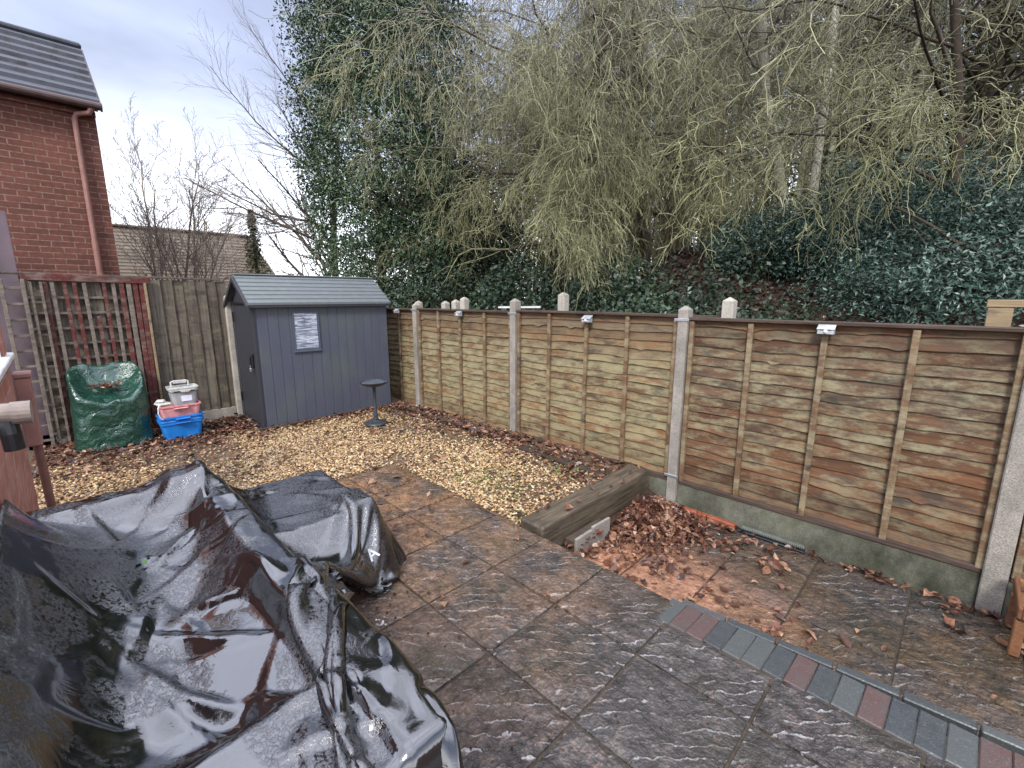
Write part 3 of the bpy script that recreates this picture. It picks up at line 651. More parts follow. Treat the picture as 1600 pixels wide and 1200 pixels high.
pt = [1.385, 1.45, 1.40, 1.42]; pb = [-.06, -.03, -.25, -.28]
for i, x in enumerate(POSTX):
    t = post(x, FY + .02, pb[i], pt[i], pl[i], s=.040 if i < 3 else .050, yw=.05)
    s = .043 if i < 3 else .054
    for zz in ((1.31, .02) if i == 2 else (1.31,) if i < 2 else ()):
        mb = MB(); mb.box((x - s - .02, FY - .035, zz), (x + s + .012, FY - .028, zz + .022), bev=.002); mb.box((x - s - .004, FY - .034, zz + .001), (x - s, FY + .02, zz + .021)); mb.build('bracket', M_galv, t)
def gboard(x0, x1, z0, z1, label):
    mb = MB(); n = 60; X = np.linspace(x0, x1, n + 1)
    mb.box((x0, FY + .005, z0), (x1, FY + .05, z1), bev=.005)
    return tag(mb.build('gravel_board', M_gboard, loc=((x0 + x1) / 2, FY + .03, z0)), label, 'gravel board', 'concrete gravel boards')
gboard(POSTX[2] + .042, POSTX[3] - .052, -.26, -.033, 'mossy concrete gravel board under the largest orange brown panel')
gboard(POSTX[1] + .045, POSTX[2] - .042, -.26, -.033, 'short visible length of gravel board behind the leaf heap')
gboard(POSTX[3] + .052, 2.1, -.26, -.033, 'gravel board beyond the large right post')
# posts of the boundary behind
bl = [(-4.746, 1.465, 'white topped back post above the middle of the second fence panel'), (-3.087, 1.515, 'tall back post standing above the algae stained panel'), (-1.385, 1.465, 'back post just right of the bracketed fence post'),
      (-5.16, 1.41, 'low round topped back post right of the first post'), (-4.93, 1.43, 'low back post between its two neighbours behind the fence'), (-5.82, 1.41, 'back post peeping out beside the shed roof')]
for x, z, l in bl: post(x, 3.86, .1, z, l, M_cap_c, .045, 'posts of the boundary behind')
mb = MB(); mb.box((-2.75, 3.86, 1.30), (-1.43, 3.89, 1.345), bev=.003); tag(mb.build('back_rail', M_cap, loc=(-2, 3.87, 1.3)), 'dark timber rail behind the fence near the bracketed post', 'rail')
mb = MB(); mb.box((-3.95, 3.72, 1.372), (-3.30, 3.74, 1.392), tilt=('Y', -.02)); tag(mb.build('white_strip', M_white, loc=(-3.6, 3.73, 1.37)), 'thin white strip lying behind the fence top', 'strip')
t = thing('timber_rail', 'pale timber frame corner standing beyond the right fence', 'timber frame', (.1, 3.8, 1.2))
mb = MB(); mb.box((.062, 3.8, 1.0), (.165, 3.84, 1.438), bev=.003); mb.build('upright', M_pale, t)
mb = MB(); mb.box((.055, 3.795, 1.44), (1.2, 3.845, 1.482), bev=.003); mb.build('top_rail', M_pale, t)

# solar lamps
t = thing('solar_lamp', 'solar lamp high on the largest orange brown panel', 'solar lamp', (-.64, FY, 1.27), 'silver solar lamps along the fence top')
x, y, z = -.64, FY, 1.262
mb = MB(); mb.prism([(y - .005, z), (y - .05, z + .004), (y - .05, z + .034), (y - .005, z + .062)], x - .044, x + .044, 0); mb.build('shell', M_solar, t)
mb = MB(); mb.prism([(y - .056, z + .034), (y - .054, z + .031), (y - .002, z + .062), (y - .002, z + .067)], x - .048, x + .048, 0); mb.build('panel', M_solar, t)
mb = MB(); mb.lathe([(.001, .012), (.010, .009), (.013, 0)], (0, 0, 0), 12); V = mb.v[0]; mb.v[0] = np.stack([V[:, 0] + x, y - .049 - V[:, 2], V[:, 1] + z + .02], 1); mb.build('lens', M_lens, t, smooth=True)
mb = MB(); mb.prism([(y - .0502, z + .027), (y - .053, z + .027), (y - .053, z + .0315), (y - .0502, z + .0335)], x - .030, x + .030, 0); mb.build('sensor_strip', M_black, t)
for xx, l in ((-2.496, 'solar lamp over the middle batten of the panel above the sleeper'), (-4.39, 'solar lamp between the first two concrete posts'), (-5.81, 'solar lamp on the fence beside the shed')):
    copy_tree(t, (xx, FY, 1.273), l)

# ================================================================= left boundary
LX = -6.5
t = thing('board_fence', 'grey weathered vertical board fence left of the shed', 'fence', (LX, .7, 0))
mb = MB(); y = -.35
while y < 1.49:
    w_ = rnd.uniform(.085, .12); top = 1.70 - .015 * (y + .3); d = rnd.uniform(0, .012); ks = 14
    zz = np.linspace(.12, top, ks); wob = np.array([.006 * mnoise.noise(Vector((y * 9, k * .5, 0))) for k in range(ks)])
    V = []; 
    for k in range(ks):
        V += [(LX + .004 + d, y + wob[k], zz[k]), (LX + .022 + d, y + w_ + .012 + wob[k], zz[k]), (LX - .008 + d, y + w_ + .012 + wob[k], zz[k]), (LX - .012 + d, y + wob[k], zz[k])]
    F = []
    for k in range(ks - 1):
        for j in range(4): F.append((k * 4 + j, k * 4 + (j + 1) % 4, k * 4 + 4 + (j + 1) % 4, k * 4 + 4 + j))
    F += [(0, 1, 2, 3), tuple(ks * 4 - 4 + j for j in (3, 2, 1, 0))]
    mb.add(V, F); y += w_
mb.build('boards', M_old, t)
mb = MB(); mb.box((LX - .02, -.35, 1.70), (LX + .035, 1.50, 1.722), bev=.003, tilt=('X', -.015)); mb.build('capping', M_old, t)
mb = MB(); mb.box((LX - .03, -.35, -.05), (LX + .03, 1.50, .125), bev=.006); tag(mb.build('gravel_board', M_conc, loc=(LX, .5, 0)), 'pale gravel board under the grey vertical boards', 'gravel board', 'concrete gravel boards')
post(LX + .03, 1.545, -.03, 1.50, 'tall mossy concrete post between board fence and shed', M_cap_c, .045)
# red trellis
TX = LX + .07
t = thing('red_trellis', 'flaking red painted trellis leaning on the board fence', 'trellis', (TX, .3, 0))
mb = MB(); mb.box((TX - .02, -.17, 1.645), (TX + .022, .80, 1.715), bev=.004, tilt=('X', -.02)); mb.build('top_rail', M_red, t)
k = 0
for yy in (-.02, .035, .13, .20, .275, .345, .42, .49, .56, .615, .67, .715):
    k += 1; red = k not in (2, 5, 8); m2 = MB(); w_ = .016 if k < 9 else .021
    z0 = (.0, .45, .0, .3, 0, .2, .0, .4, 0, .0, .0, 0)[k - 1]; z1 = 1.645 if k not in (6,) else 1.3
    m2.box((TX - .008, yy - w_, z0), (TX + .010, yy + w_, z1 - .002), bev=.003, tilt=('X', rnd.uniform(-.012, .012))); m2.build('upright_slat', M_red if red and k not in (10,) else M_oldh, t)
for zz in np.arange(.12, 1.62, .152):
    m2 = MB(); m2.box((TX - .032, -.16, zz - .012), (TX - .012, .74, zz + .012), bev=.002, tilt=('X', rnd.uniform(-.01, .01))); m2.build('cross_slat', M_oldh, t)
m2 = MB(); m2.box((TX + .0, .742, .0), (TX + .03, .765, 1.64), bev=.003); m2.build('end_strip', M_pale, t)
def ladder(name, label, y0, y1, z1, x, w0=.03, rungs=.15, z0=-.02, mid=None, phase=0):
    t = thing(name, label, 'trellis', (x, y0, 0), 'narrow grey trellis strips')
    for yy, ww in ((y0, w0), (y1, w0)):
        m2 = MB(); m2.box((x - .012, yy - ww / 2, z0), (x + .014, yy + ww / 2, z1), bev=.003, tilt=('X', rnd.uniform(-.004, .004))); m2.build('stile', M_oldh, t)
    zz = z0 + .1 + phase
    while zz < z1 - .03:
        m2 = MB(); m2.box((x - .030, y0 - .02, zz - .011), (x - .013, y1 + .02, zz + .011), bev=.002, tilt=('X', rnd.uniform(-.02, .02))); m2.build('rung', M_oldh, t); zz += rungs
ladder('grey_trellis', 'narrow grey ladder trellis left of the red slats', -.115, -.045, 1.64, TX + .03, .022, .105)
ladder('grey_trellis', 'wide grey trellis strip leaning before the mauve cladding', -.30, -.165, 1.66, TX + .05, .03, .15)
m2 = MB(); m2.box((TX + .045, -.10, .0), (TX + .065, -.045, 1.64), bev=.003); 
mb = MB(); mb.box((LX - 2.2, -3.6, -.05), (LX - .05, -.36, 2.27)); mb.box((LX + .0, -3.6, -.05), (LX + .03, -.145, 1.63))
V = [(LX + .0, -.34, 1.63), (LX + .03, -.34, 1.63), (LX + .03, -.165, 1.55), (LX, -.165, 1.55)]
mb.box((LX - .049, -3.6, 1.631), (LX + .03, -.185, 2.28))
tag(mb.build('outbuilding_wall', M_mauve, loc=(LX, -.5, 0)), 'mauve grey clad outbuilding wall behind the trellis at left', 'outbuilding')

# ================================================================= shed
SXf, SXb, SYf, SYb, SE, SR = -5.60, -6.40, 1.56, 3.2, 1.42, 1.745
SXm = -6.0
t = thing('garden_shed', 'blue grey plastic garden shed with charcoal door', 'shed', (-6, 2.4, 0))
mb = MB(); nb = 14; wd = (SYb - SYf - .03) / nb
for i in range(nb):
    y0 = SYf + .03 + i * wd
    mb.box((SXf - .03, y0 + .0025, 0), (SXf, y0 + wd - .0025, SE), bev=.003)
mb.box((SXf - .028, SYf + .01, 0), (SXf - .006, SYb - .01, SE - .001))
sw = mb.build('side_wall', M_shed, t)
mb = MB(); mb.box((SXb, SYf + .01, 0), (SXb + .03, SYb, SE)); mb.box((SXb + .031, SYb - .03, 0), (SXf - .031, SYb, SE)); mb.build('back_wall', M_shed, t)
mb = MB()
mb.box((SXb - .001, SYf - .012, 0), (SXb + .09, SYf + .02, SE), bev=.004); mb.box((SXf - .085, SYf - .012, 0), (SXf + .004, SYf + .02, SE), bev=.004)
mb.prism([(SXb + .02, SE - .01), (SXf - .02, SE - .01), (SXm, SR - .035)], SYf - .01, SYf + .02, 1)
mb.build('front_gable', M_shedd, t)
mb = MB(); mb.box((SXb + .095, SYf - .006, .03), (SXf - .092, SYf + .012, SE - .012), bev=.004)
for k in range(4):
    pass
dr = mb.build('door', M_shedd, t)
mb = MB(); mb.box((SXb + .09, SYf - .022, SE - .010), (SXf - .09, SYf - .0125, SE + .012), bev=.002); mb.build('door_header', M_black, dr)
mb = MB(); mb.box((SXf - .155, SYf - .035, .70), (SXf - .105, SYf - .0065, .86), bev=.006); mb.box((SXf - .15, SYf - .05, .72), (SXf - .13, SYf - .035, .82), bev=.004); hd = mb.build('handle', M_black, dr)
mb = MB(); mb.box((SXf - .128, SYf - .062, .655), (SXf - .098, SYf - .036, .70), bev=.006); mb.tubes([([(SXf - .124, SYf - .05, .70), (SXf - .124, SYf - .05, .735), (SXf - .104, SYf - .05, .735), (SXf - .104, SYf - .05, .70)], [.004] * 4)], 6); mb.build('padlock', M_chrome, dr)
for zz in (.22, 1.2):
    mb = MB(); mb.box((SXb + .07, SYf - .03, zz), (SXb + .09, SYf - .0125, zz + .12), bev=.004); mb.build('hinge', M_black, dr)
mb = MB(); mb.box((SXb + .06, SYf - .03, -.02), (SXf - .03, SYf - .0125, .028), bev=.004); mb.build('threshold', M_shedd, t)
mb = MB()
for k in range(5): mb.box((SXm - .028 + .003 * abs(k - 2), SYf - .02, SE + .14 + k * .018), (SXm + .028 - .003 * abs(k - 2), SYf - .0105, SE + .150 + k * .018))
mb.build('vent', M_black, t)
# roof: two slopes of stepped planks
def roofside(sgn, mat):
    mb = MB(); nr = 7; xr, xe = SXm, SXm + sgn * (.465); zr, ze = SR, SE + .0
    for k in range(nr):
        a, b = k / nr, (k + 1) / nr
        x0, x1 = xr + (xe - xr) * a, xr + (xe - xr) * b; z0, z1 = zr + (ze - zr) * a, zr + (ze - zr) * b
        mb.prism([(x0, z0 + .002), (x1, z1 + .014), (x1, z1 - .012), (x0, z0 - .022)] if sgn > 0 else [(x0, z0 - .022), (x1, z1 - .012), (x1, z1 + .014), (x0, z0 + .002)], SYf - .05, SYb + .03, 1)
    return mb
rf = roofside(1, M_roof).build('roof_slope', M_roof, t); roofside(-1, M_roof).build('roof_slope', M_roof, t)
mb = MB(); mb.box((SXm - .035, SYf - .052, SR - .003), (SXm + .035, SYb + .032, SR + .014), bev=.006); mb.build('ridge_cap', M_roof, t)
for sg in (1, -1):
    mb = MB(); xe = SXm + sg * .47
    mb.prism([(SXm, SR - .024), (xe, SE - .018), (xe, SE - .062), (SXm, SR - .075)], SYf - .075, SYf - .0505, 1); mb.build('barge_board', M_shedd, t)
mb = MB(); mb.box((SXf - .001, SYf - .05, SE - .045), (SXf + .062, SYb + .03, SE - .012), bev=.004); mb.build('eave', M_shedd, t)
mb = MB(); y0, y1, z0, z1 = 1.965, 2.275, .868, 1.332; f_ = .022
for lo, hi in (((y0, z0), (y1, z0 + f_)), ((y0, z1 - f_), (y1, z1)), ((y0, z0 + f_), (y0 + f_, z1 - f_)), ((y1 - f_, z0 + f_), (y1, z1 - f_))):
    mb.box((SXf - .005, lo[0], lo[1]), (SXf + .014, hi[0], hi[1]))
wf = mb.build('window', M_frame, t)
mb = MB(); mb.box((SXf + .002, y0 + f_ + .001, z0 + f_ + .001), (SXf + .006, y1 - f_ - .001, z1 - f_ - .001)); mb.build('pane', M_pane, wf)
mb = MB(); mb.box((SXf - .002, y0 - .008, z0 - .022), (SXf + .022, y1 + .008, z0 - .001), bev=.004); mb.build('sill', M_frame, wf)
mb = MB(); mb.box((-5.585, 1.45, -.03), (-5.55, 3.2, .028), rot=.05, bev=.004); tag(mb.build('edging_plank', M_plank, loc=(-5.57, 2.3, 0)), 'thin edging plank lying along the foot of the shed', 'plank', 'garden edging planks')

# bird bath
c = (-4.885, 2.575, 0)
t = thing('bird_bath', 'dark pedestal bird bath on the gravel by the shed', 'bird bath', c)
mb = MB(); mb.lathe([(.001, 0), (.135, 0), (.14, .012), (.115, .026), (.07, .034), (.045, .04), (.04, .05), (.001, .05)], c, 28); mb.build('base', M_dark_iron, t, smooth=True)
mb = MB(); mb.lathe([(.03, .049), (.034, .07), (.022, .085), (.030, .10), (.032, .115), (.020, .13), (.026, .145), (.019, .16), (.017, .30), (.019, .44), (.028, .452)], c, 18); mb.build('column', M_dark_iron, t, smooth=True)
mb = MB(); mb.lathe([(.001, .448), (.045, .450), (.10, .468), (.15, .496), (.165, .511), (.166, .517), (.158, .515), (.14, .50), (.09, .478), (.03, .466), (.001, .465)], c, 40); bo = mb.build('bowl', M_dark_iron, t, smooth=True)
mb = MB(); mb.lathe([(.001, .502), (.138, .502)], c, 32); mb.build('water', M_water, bo)

# ================================================================= tubs
def tub(mb, cx, cy, z0, z1, w, d, tp=.82, rim=.012, lipz=.02, th=.004, open_=True):
    """tapered open tub, rounded corners, w along Y, d along X"""
    def ring(s, z, g=0):
        P = []; r = .035
        for qx, qy, a0 in ((1, 1, 0), (-1, 1, 90), (-1, -1, 180), (1, -1, 270)):
            for k in range(4):
                a = math.radians(a0 + 30 * k); P.append((cx + qx * (d / 2 * s - r) + r * math.cos(a) + (g if qx > 0 else -g), cy + qy * (w / 2 * s - r) + r * math.sin(a) + (g if qy > 0 else -g), z))
        return P
    n = 16; rings = [ring(tp, z0), ring(1, z1 - lipz - .03), ring(1, z1 - lipz, 0), ring(1, z1 - lipz, rim), ring(1, z1, rim), ring(1, z1, -th), ring(tp, z0 + .01, -th)]
    V = [p for r_ in rings for p in r_]; F = []
    for i in range(len(rings) - 1):
        for k in range(n): F.append((i * n + k, i * n + (k + 1) % n, (i + 1) * n + (k + 1) % n, (i + 1) * n + k))
    F += [tuple(range(n))[::-1], tuple(range((len(rings) - 1) * n, len(rings) * n))]
    mb.add(V, F)
BX = -5.93
t = thing('plastic_tub', 'bright blue plastic tub on the soil', 'tub', (BX, .83, 0))
mb = MB(); tub(mb, BX, .83, -.01, .255, .37, .28, .84, .012, .018); mb.build('body', M_blue, t)
mb = MB(); mb.box((BX + .135, .77, .222), (BX + .175, .90, .236), bev=.004); mb.box((BX + .135, .765, .19), (BX + .147, .77, .236)); mb.box((BX + .135, .90, .19), (BX + .147, .905, .236)); mb.box((BX + .150, .77, .182), (BX + .178, .90, .19), bev=.003); mb.build('handle', M_blue, t)
mb = MB(); tub(mb, BX, .83, .20, .205, .385, .295, .98, .006, .002); mb.build('rib', M_blue, t)
t = thing('plastic_tub', 'faded pink plastic tub sitting in the blue tub', 'tub', (BX, .835, .24))
mb = MB(); tub(mb, BX, .835, .235, .37, .345, .265, .92, .012, .014); mb.build('body', M_pink, t)
mb = MB(); mb.box((BX + .128, .77, .335), (BX + .168, .89, .347), bev=.004); mb.box((BX + .13, .765, .325), (BX + .150, .7695, .37)); mb.box((BX + .13, .8905, .325), (BX + .150, .895, .37)); mb.build('handle', M_pink, t)
t = thing('food_caddy', 'grey lidded food caddy on top of the pink tub', 'caddy', (BX, .885, .37))
mb = MB(); tub(mb, BX, .885, .36, .52, .235, .20, .88, .006, .012); bd = mb.build('body', M_caddy, t)
mb = MB(); tub(mb, BX, .885, .517, .548, .262, .225, 1.0, .004, .012); mb.build('lid', M_caddylid, t)
mb = MB(); mb.tubes([([(BX - .08, .80, .54), (BX - .08, .80, .59), (BX - .08, .825, .598), (BX - .08, .935, .598), (BX - .08, .955, .59), (BX - .08, .955, .54)], [.009] * 6)], 8); mb.box((BX - .088, .82, .572), (BX - .074, .94, .600), bev=.003); mb.build('handle', M_offw, t)
mb = MB(); mb.box((BX + .0955, .85, .40), (BX + .0985, .945, .462)); mb.build('paper_label', M_label, bd)
mb = MB(); mb.prism([(.84 + .10 * math.cos(a) * .5 + .05, .522 + .022 * math.sin(a)) for a in np.linspace(PI, 2 * PI, 9)], BX + .112, BX + .122, 0); mb.build('latch', M_caddylid, t)
t = thing('bundle', 'crumpled off white plastic and cord beside the caddy', 'bundle', (BX, .70, .37))
mb = MB(); mb.box((BX - .05, .635, .372), (BX + .09, .755, .40), bev=.012, rot=.2); mb.box((BX - .03, .64, .40), (BX + .05, .72, .43), bev=.012, rot=-.3); mb.build('sheet', M_offw, t)
mb = MB(); mb.tubes([([(BX + .12, .655, .40), (BX + .16, .635, .37), (BX + .17, .63, .32), (BX + .165, .645, .27), (BX + .16, .665, .245)], [.006] * 5)], 6); mb.build('cord', M_white, t)

# ================================================================= cloth over things (drape by relaxation)
def drape(X, Y, mask, boxes, steps, z_start, wall_y=None, slack=1.0, seed=3, iters=9, rough=.0, spheres=()):
    """position-based sheet falling on boxes (rounded), returns points"""
    P = np.stack([X, Y, np.full(X.shape, z_start)], -1); rs = np.random.RandomState(seed)
    P[..., 2] += rs.normal(0, .003, X.shape)
    def rest(a, b): return np.linalg.norm(P[a][..., :2] - P[b][..., :2], axis=-1) * slack
    S = slice; n, m_ = X.shape
    pairs = []
    def addp(ax, off, w):
        for par in (0, 1):
            if off == (1, 0): A = (S(par, n - 1, 2), S(None)); B = (S(par + 1, n, 2), S(None))
            elif off == (0, 1): A = (S(None), S(par, m_ - 1, 2)); B = (S(None), S(par + 1, m_, 2))
            elif off == (1, 1): A = (S(par, n - 1, 2), S(0, m_ - 1)); B = (S(par + 1, n, 2), S(1, m_))
            elif off == (1, -1): A = (S(par, n - 1, 2), S(1, m_)); B = (S(par + 1, n, 2), S(0, m_ - 1))
            elif off == (2, 0):
                for p2 in (0, 1):
                    st_ = par * 2 + p2; A = (S(st_, n - 2, 4), S(None)); B = (S(st_ + 2, n, 4), S(None)); pairs_push(A, B, w)
                continue
            elif off == (0, 2):
                for p2 in (0, 1):
                    st_ = par * 2 + p2; A = (S(None), S(st_, m_ - 2, 4)); B = (S(None), S(st_ + 2, m_, 4)); pairs_push(A, B, w)
                continue
            pairs_push(A, B, w)
    def pairs_push(A, B, w):
        la = P[A].shape; lb = P[B].shape
        k0, k1 = min(la[0], lb[0]), min(la[1], lb[1])
        fix = lambda s_, L, st: S(s_.start or 0, None, s_.step)
        L = np.linalg.norm(P[A][:k0, :k1, :2] - P[B][:k0, :k1, :2], axis=-1) * slack
        mk = (mask[A][:k0, :k1] & mask[B][:k0, :k1]).astype(float) * w
        pairs.append((A, B, k0, k1, L, mk))
    for off, w in (((1, 0), 1), ((0, 1), 1), ((1, 1), .5), ((1, -1), .5), ((2, 0), .12), ((0, 2), .12)): addp(0, off, w)
    prev = P.copy()
    for st in range(steps):
        vel = (P - prev) * .97; vel = np.clip(vel, -.03, .03); prev = P.copy(); P = P + vel; P[..., 2] -= .0022
        for it in range(iters):
            for A, B, k0, k1, L, mk in pairs:
                a = P[A][:k0, :k1]; b = P[B][:k0, :k1]; d = b - a; l = np.sqrt((d * d).sum(-1)) + 1e-9
                c_ = ((l - L) / l * .5 * mk)[..., None] * d
                a += c_; b -= c_
            if it % 3 == 2 or it == iters - 1: land(P, prev, boxes, wall_y)
    return P
def soft_top(x, y, blocks):
    """height of the furniture under the cover: flat tops with flared sides"""
    H = np.full(x.shape, .012)
    for (x0, x1, y0, y1, zt, sl, *tl) in blocks:
        dx = np.maximum(np.maximum(x0 - x, x - x1), 0); dy = np.maximum(np.maximum(y0 - y, y - y1), 0); d = np.sqrt(dx * dx + dy * dy)
        z = zt - sl * (np.sqrt(d * d + .0016) - .04)
        if tl: z = z + tl[0] * (x - x0) + tl[1] * (y - y0)
        H = np.maximum(H, z)
    return H
def land(P, prev, blocks, wall_y):
    H = soft_top(P[..., 0], P[..., 1], blocks); c_ = P[..., 2] < H; P[..., 2] = np.maximum(P[..., 2], H)
    k = c_[..., None] * np.array([.97, .97, 1.0]); P[..., :2] += ((prev - P) * k)[..., :2] * .9; prev += (P - prev) * k
    if wall_y is not None: wall_y(P)
def upsample(P):
    for ax in (0, 1):
        P = np.moveaxis(P, ax, 0); n = len(P); Q = np.empty((2 * n - 1,) + P.shape[1:]); Q[::2] = P
        pm = np.concatenate([P[:1], P, P[-1:]]); Q[1::2] = (-pm[:-3] + 9 * pm[1:-2] + 9 * pm[2:-1] - pm[3:]) / 16; P = np.moveaxis(Q, 0, ax)
    return P
def sheet(P, mask, name, mat, parent=None, loc=(0, 0, 0), keep=None):
    n, m_ = mask.shape; i = np.arange(n * m_).reshape(n, m_)
    ok = mask[:-1, :-1] & mask[1:, :-1] & mask[1:, 1:] & mask[:-1, 1:]
    F = np.stack([i[:-1, :-1], i[1:, :-1], i[1:, 1:], i[:-1, 1:]], -1)[ok]
    used = np.unique(F); remap = np.zeros(n * m_, int); remap[used] = np.arange(len(used))
    mb = MB(); mb.add(P.reshape(-1, 3)[used], remap[F]); return mb.build(name, mat, parent, loc, smooth=True)

# the black cover over garden furniture
h = .021
gx = np.arange(-3.05, -.12, h); gy = np.arange(-.188, 1.60, h)
X, Y = np.meshgrid(gx, gy, indexing='ij')
mask = (Y < np.clip(1.10 + (-1.50 - X) * 1.1, 1.06, 1.60))
bx = [(-2.56, -2.46, -.4, .40, .655, 5), (-2.58, -2.44, .28, .40, .70, 2.5), (-2.50, -.67, .38, .46, .635, 4), (-1.60, -.74, .10, .42, .50, 1.2, 0, .30), (-.95, -.67, -.3, .45, .61, 5),
      (-2.80, -2.12, .4, 1.06, .42, 3.6), (-2.26, -2.12, .96, 1.06, .46, 4.5), (-2.45, -1.5, -.3, .4, .30, 1)]
edge_z = np.interp(gx, [-3.05, -2.62, -2.45, -2.1, -1.85, -1.5, -1.2, -.4], [.1, .55, .68, .86, .86, .78, .72, .60]) + .012 * np.sin(gx * 9)
def pin(P):
    P[:, 0, 1] = -.188; P[:, 0, 2] = edge_z; P[..., 1] = np.maximum(P[..., 1], -.19)
    lim = .58 + .18 * (1 - np.clip(P[..., 2] / .6, 0, 1)) + 1.7 * np.clip((-1.62 - P[..., 0]) / .4, 0, 1) ** 1.5; P[..., 1] = np.minimum(P[..., 1], lim)
Pc = drape(X, Y, mask, bx, 170, .74, wall_y=pin, slack=1.018, seed=5, iters=8)
Pc = upsample(Pc); mk2 = np.zeros(Pc.shape[:2], bool)
mk2[::2, ::2] = mask; mk2[1::2, ::2] = mask[:-1] & mask[1:]; mk2[::2, 1::2] = mask[:, :-1] & mask[:, 1:]; mk2[1::2, 1::2] = mask[:-1, :-1] & mask[1:, 1:] & mask[1:, :-1] & mask[:-1, 1:]
folds = [(-3.05,.505,-2.0,.33), (-2.15,.30,-1.93,.13), (-2.52,-.02,-2.1,.06), (-1.75,-.17,-1.45,-.16), (-1.5,-.17,-1.2,-.14), (-1.52,.0,-1.1,.2), (-1.1,.2,-.9,.30), (-1.14,.21,-.78,.40), (-1.35,.05,-1.02,.14), (-.74,.42,-.85,.18),
         (-1.80,.27,-1.45,.36), (-1.80,.31,-1.42,.42), (-1.95,.02,-1.65,.06), (-1.45,-.12,-1.25,-.14), (-1.75,.10,-1.45,.02), (-1.52,.34,-1.62,.16)]
rf_ = random.Random(77); allf = [(f, rf_.uniform(.012, .024), rf_.uniform(.010, .016), rf_.uniform(.06, .13)) for f in folds]
for _ in range(48):
    cx, cy = rf_.uniform(-2.75, -.6), rf_.uniform(-.15, .5)
    if rf_.random() < .4: cx, cy = rf_.uniform(-2.8, -2.05), rf_.uniform(.4, 1.15)
    a_ = rf_.choice((.15, .6, 1.1, 2.3, 2.9)) + rf_.gauss(0, .25); l = rf_.uniform(.10, .34)
    allf.append(((cx - l * math.cos(a_), cy - l * math.sin(a_), cx + l * math.cos(a_), cy + l * math.sin(a_)), rf_.uniform(.004, .014), rf_.uniform(.008, .016), rf_.uniform(.05, .14)))
PX, PY = Pc[..., 0].copy(), Pc[..., 1].copy(); add = np.zeros(PX.shape)
for (x0, y0, x1, y1), hh, wa, wb in allf:
    L_ = math.hypot(x1 - x0, y1 - y0) + 1e-6; ux, uy = (x1 - x0) / L_, (y1 - y0) / L_
    t_ = ((PX - x0) * ux + (PY - y0) * uy) / L_; d_ = -(PX - x0) * uy + (PY - y0) * ux + .02 * np.sin(t_ * 4 + x0 * 9) * L_
    e_ = np.clip(np.minimum(t_, 1 - t_) * 3.2, 0, 1); prof_ = np.where(d_ > 0, 1 - d_ / (wa + .004), 1 + d_ / (wb * (.3 + .7 * e_)))
    add = np.maximum(add, hh * e_ * np.clip(prof_, 0, 1)) * 1.0 + np.minimum(add, hh * e_ * np.clip(prof_, 0, 1)) * .5
Pc[..., 2] += add
cover = thing('furniture_cover', 'big wet black plastic cover draped over garden furniture', 'furniture cover', (-1.7, .3, 0))
tp = sheet(Pc, mk2, 'sheet', M_tarp, cover)
tp.modifiers.new('s', 'SOLIDIFY').thickness = .002

def mark(pt, size, ang, strokes):
    D = np.linalg.norm(Pc - np.array(pt), axis=-1) + np.where(mk2, 0, 9); i, j = np.unravel_index(D.argmin(), D.shape); i = min(max(i, 2), Pc.shape[0] - 3); j = min(max(j, 2), Pc.shape[1] - 3)
    a = Vector(Pc[i + 2, j] - Pc[i - 2, j]).normalized(); b = Vector(Pc[i, j + 2] - Pc[i, j - 2]); n = a.cross(b).normalized(); b = n.cross(a)
    if n.dot(Vector((0, 0, 1.5)) - Vector(Pc[i, j])) < 0: n = -n
    u = a * math.cos(ang) + b * math.sin(ang); v = b * math.cos(ang) - a * math.sin(ang); o_ = Vector(Pc[i, j]) + n * .003; mb = MB()
    for (p0, p1, p2, p3) in strokes:
        q = [o_ + u * x * size + v * y * size for x, y in (p0, p1, p2, p3)]; mb.add([tuple(k) for k in q] + [tuple(k + n * .0015) for k in q], [(0, 1, 2, 3), (7, 6, 5, 4), (0, 4, 5, 1), (1, 5, 6, 2), (2, 6, 7, 3), (3, 7, 4, 0)])
    mb.build('printed_mark', M_white, cover)
A_ = [((-.5, -.5), (-.32, -.5), (.09, .5), (-.09, .5)), ((.32, -.5), (.5, -.5), (.0901, .5), (-.06, .3)), ((-.2, -.2), (.2, -.2), (.2, -.06), (-.2, -.06))]
mark((-2.0, .98, .2), .06, 2.6, A_); mark((-2.25, -.12, .74), .03, 1.0, A_)
C = np.array([(-2.02, .11, .47), (-1.99, .12, .47), (-2.05, .13, .48)])
for q in range(3):
    D = np.linalg.norm(Pc[..., :2] - C[q, :2], axis=-1) + np.where(mk2, 0, 9); i, j = np.unravel_index(D.argmin(), D.shape); C[q] = Pc[i, j] + [0, 0, .012]
mb = MB(); mb.add(*big_leaves(C, .035, flat=.4)); tag(mb.build('green_sprig', M_grass, loc=tuple(C[0])), 'small bright green sprig lying in the cover hollow', 'sprig')

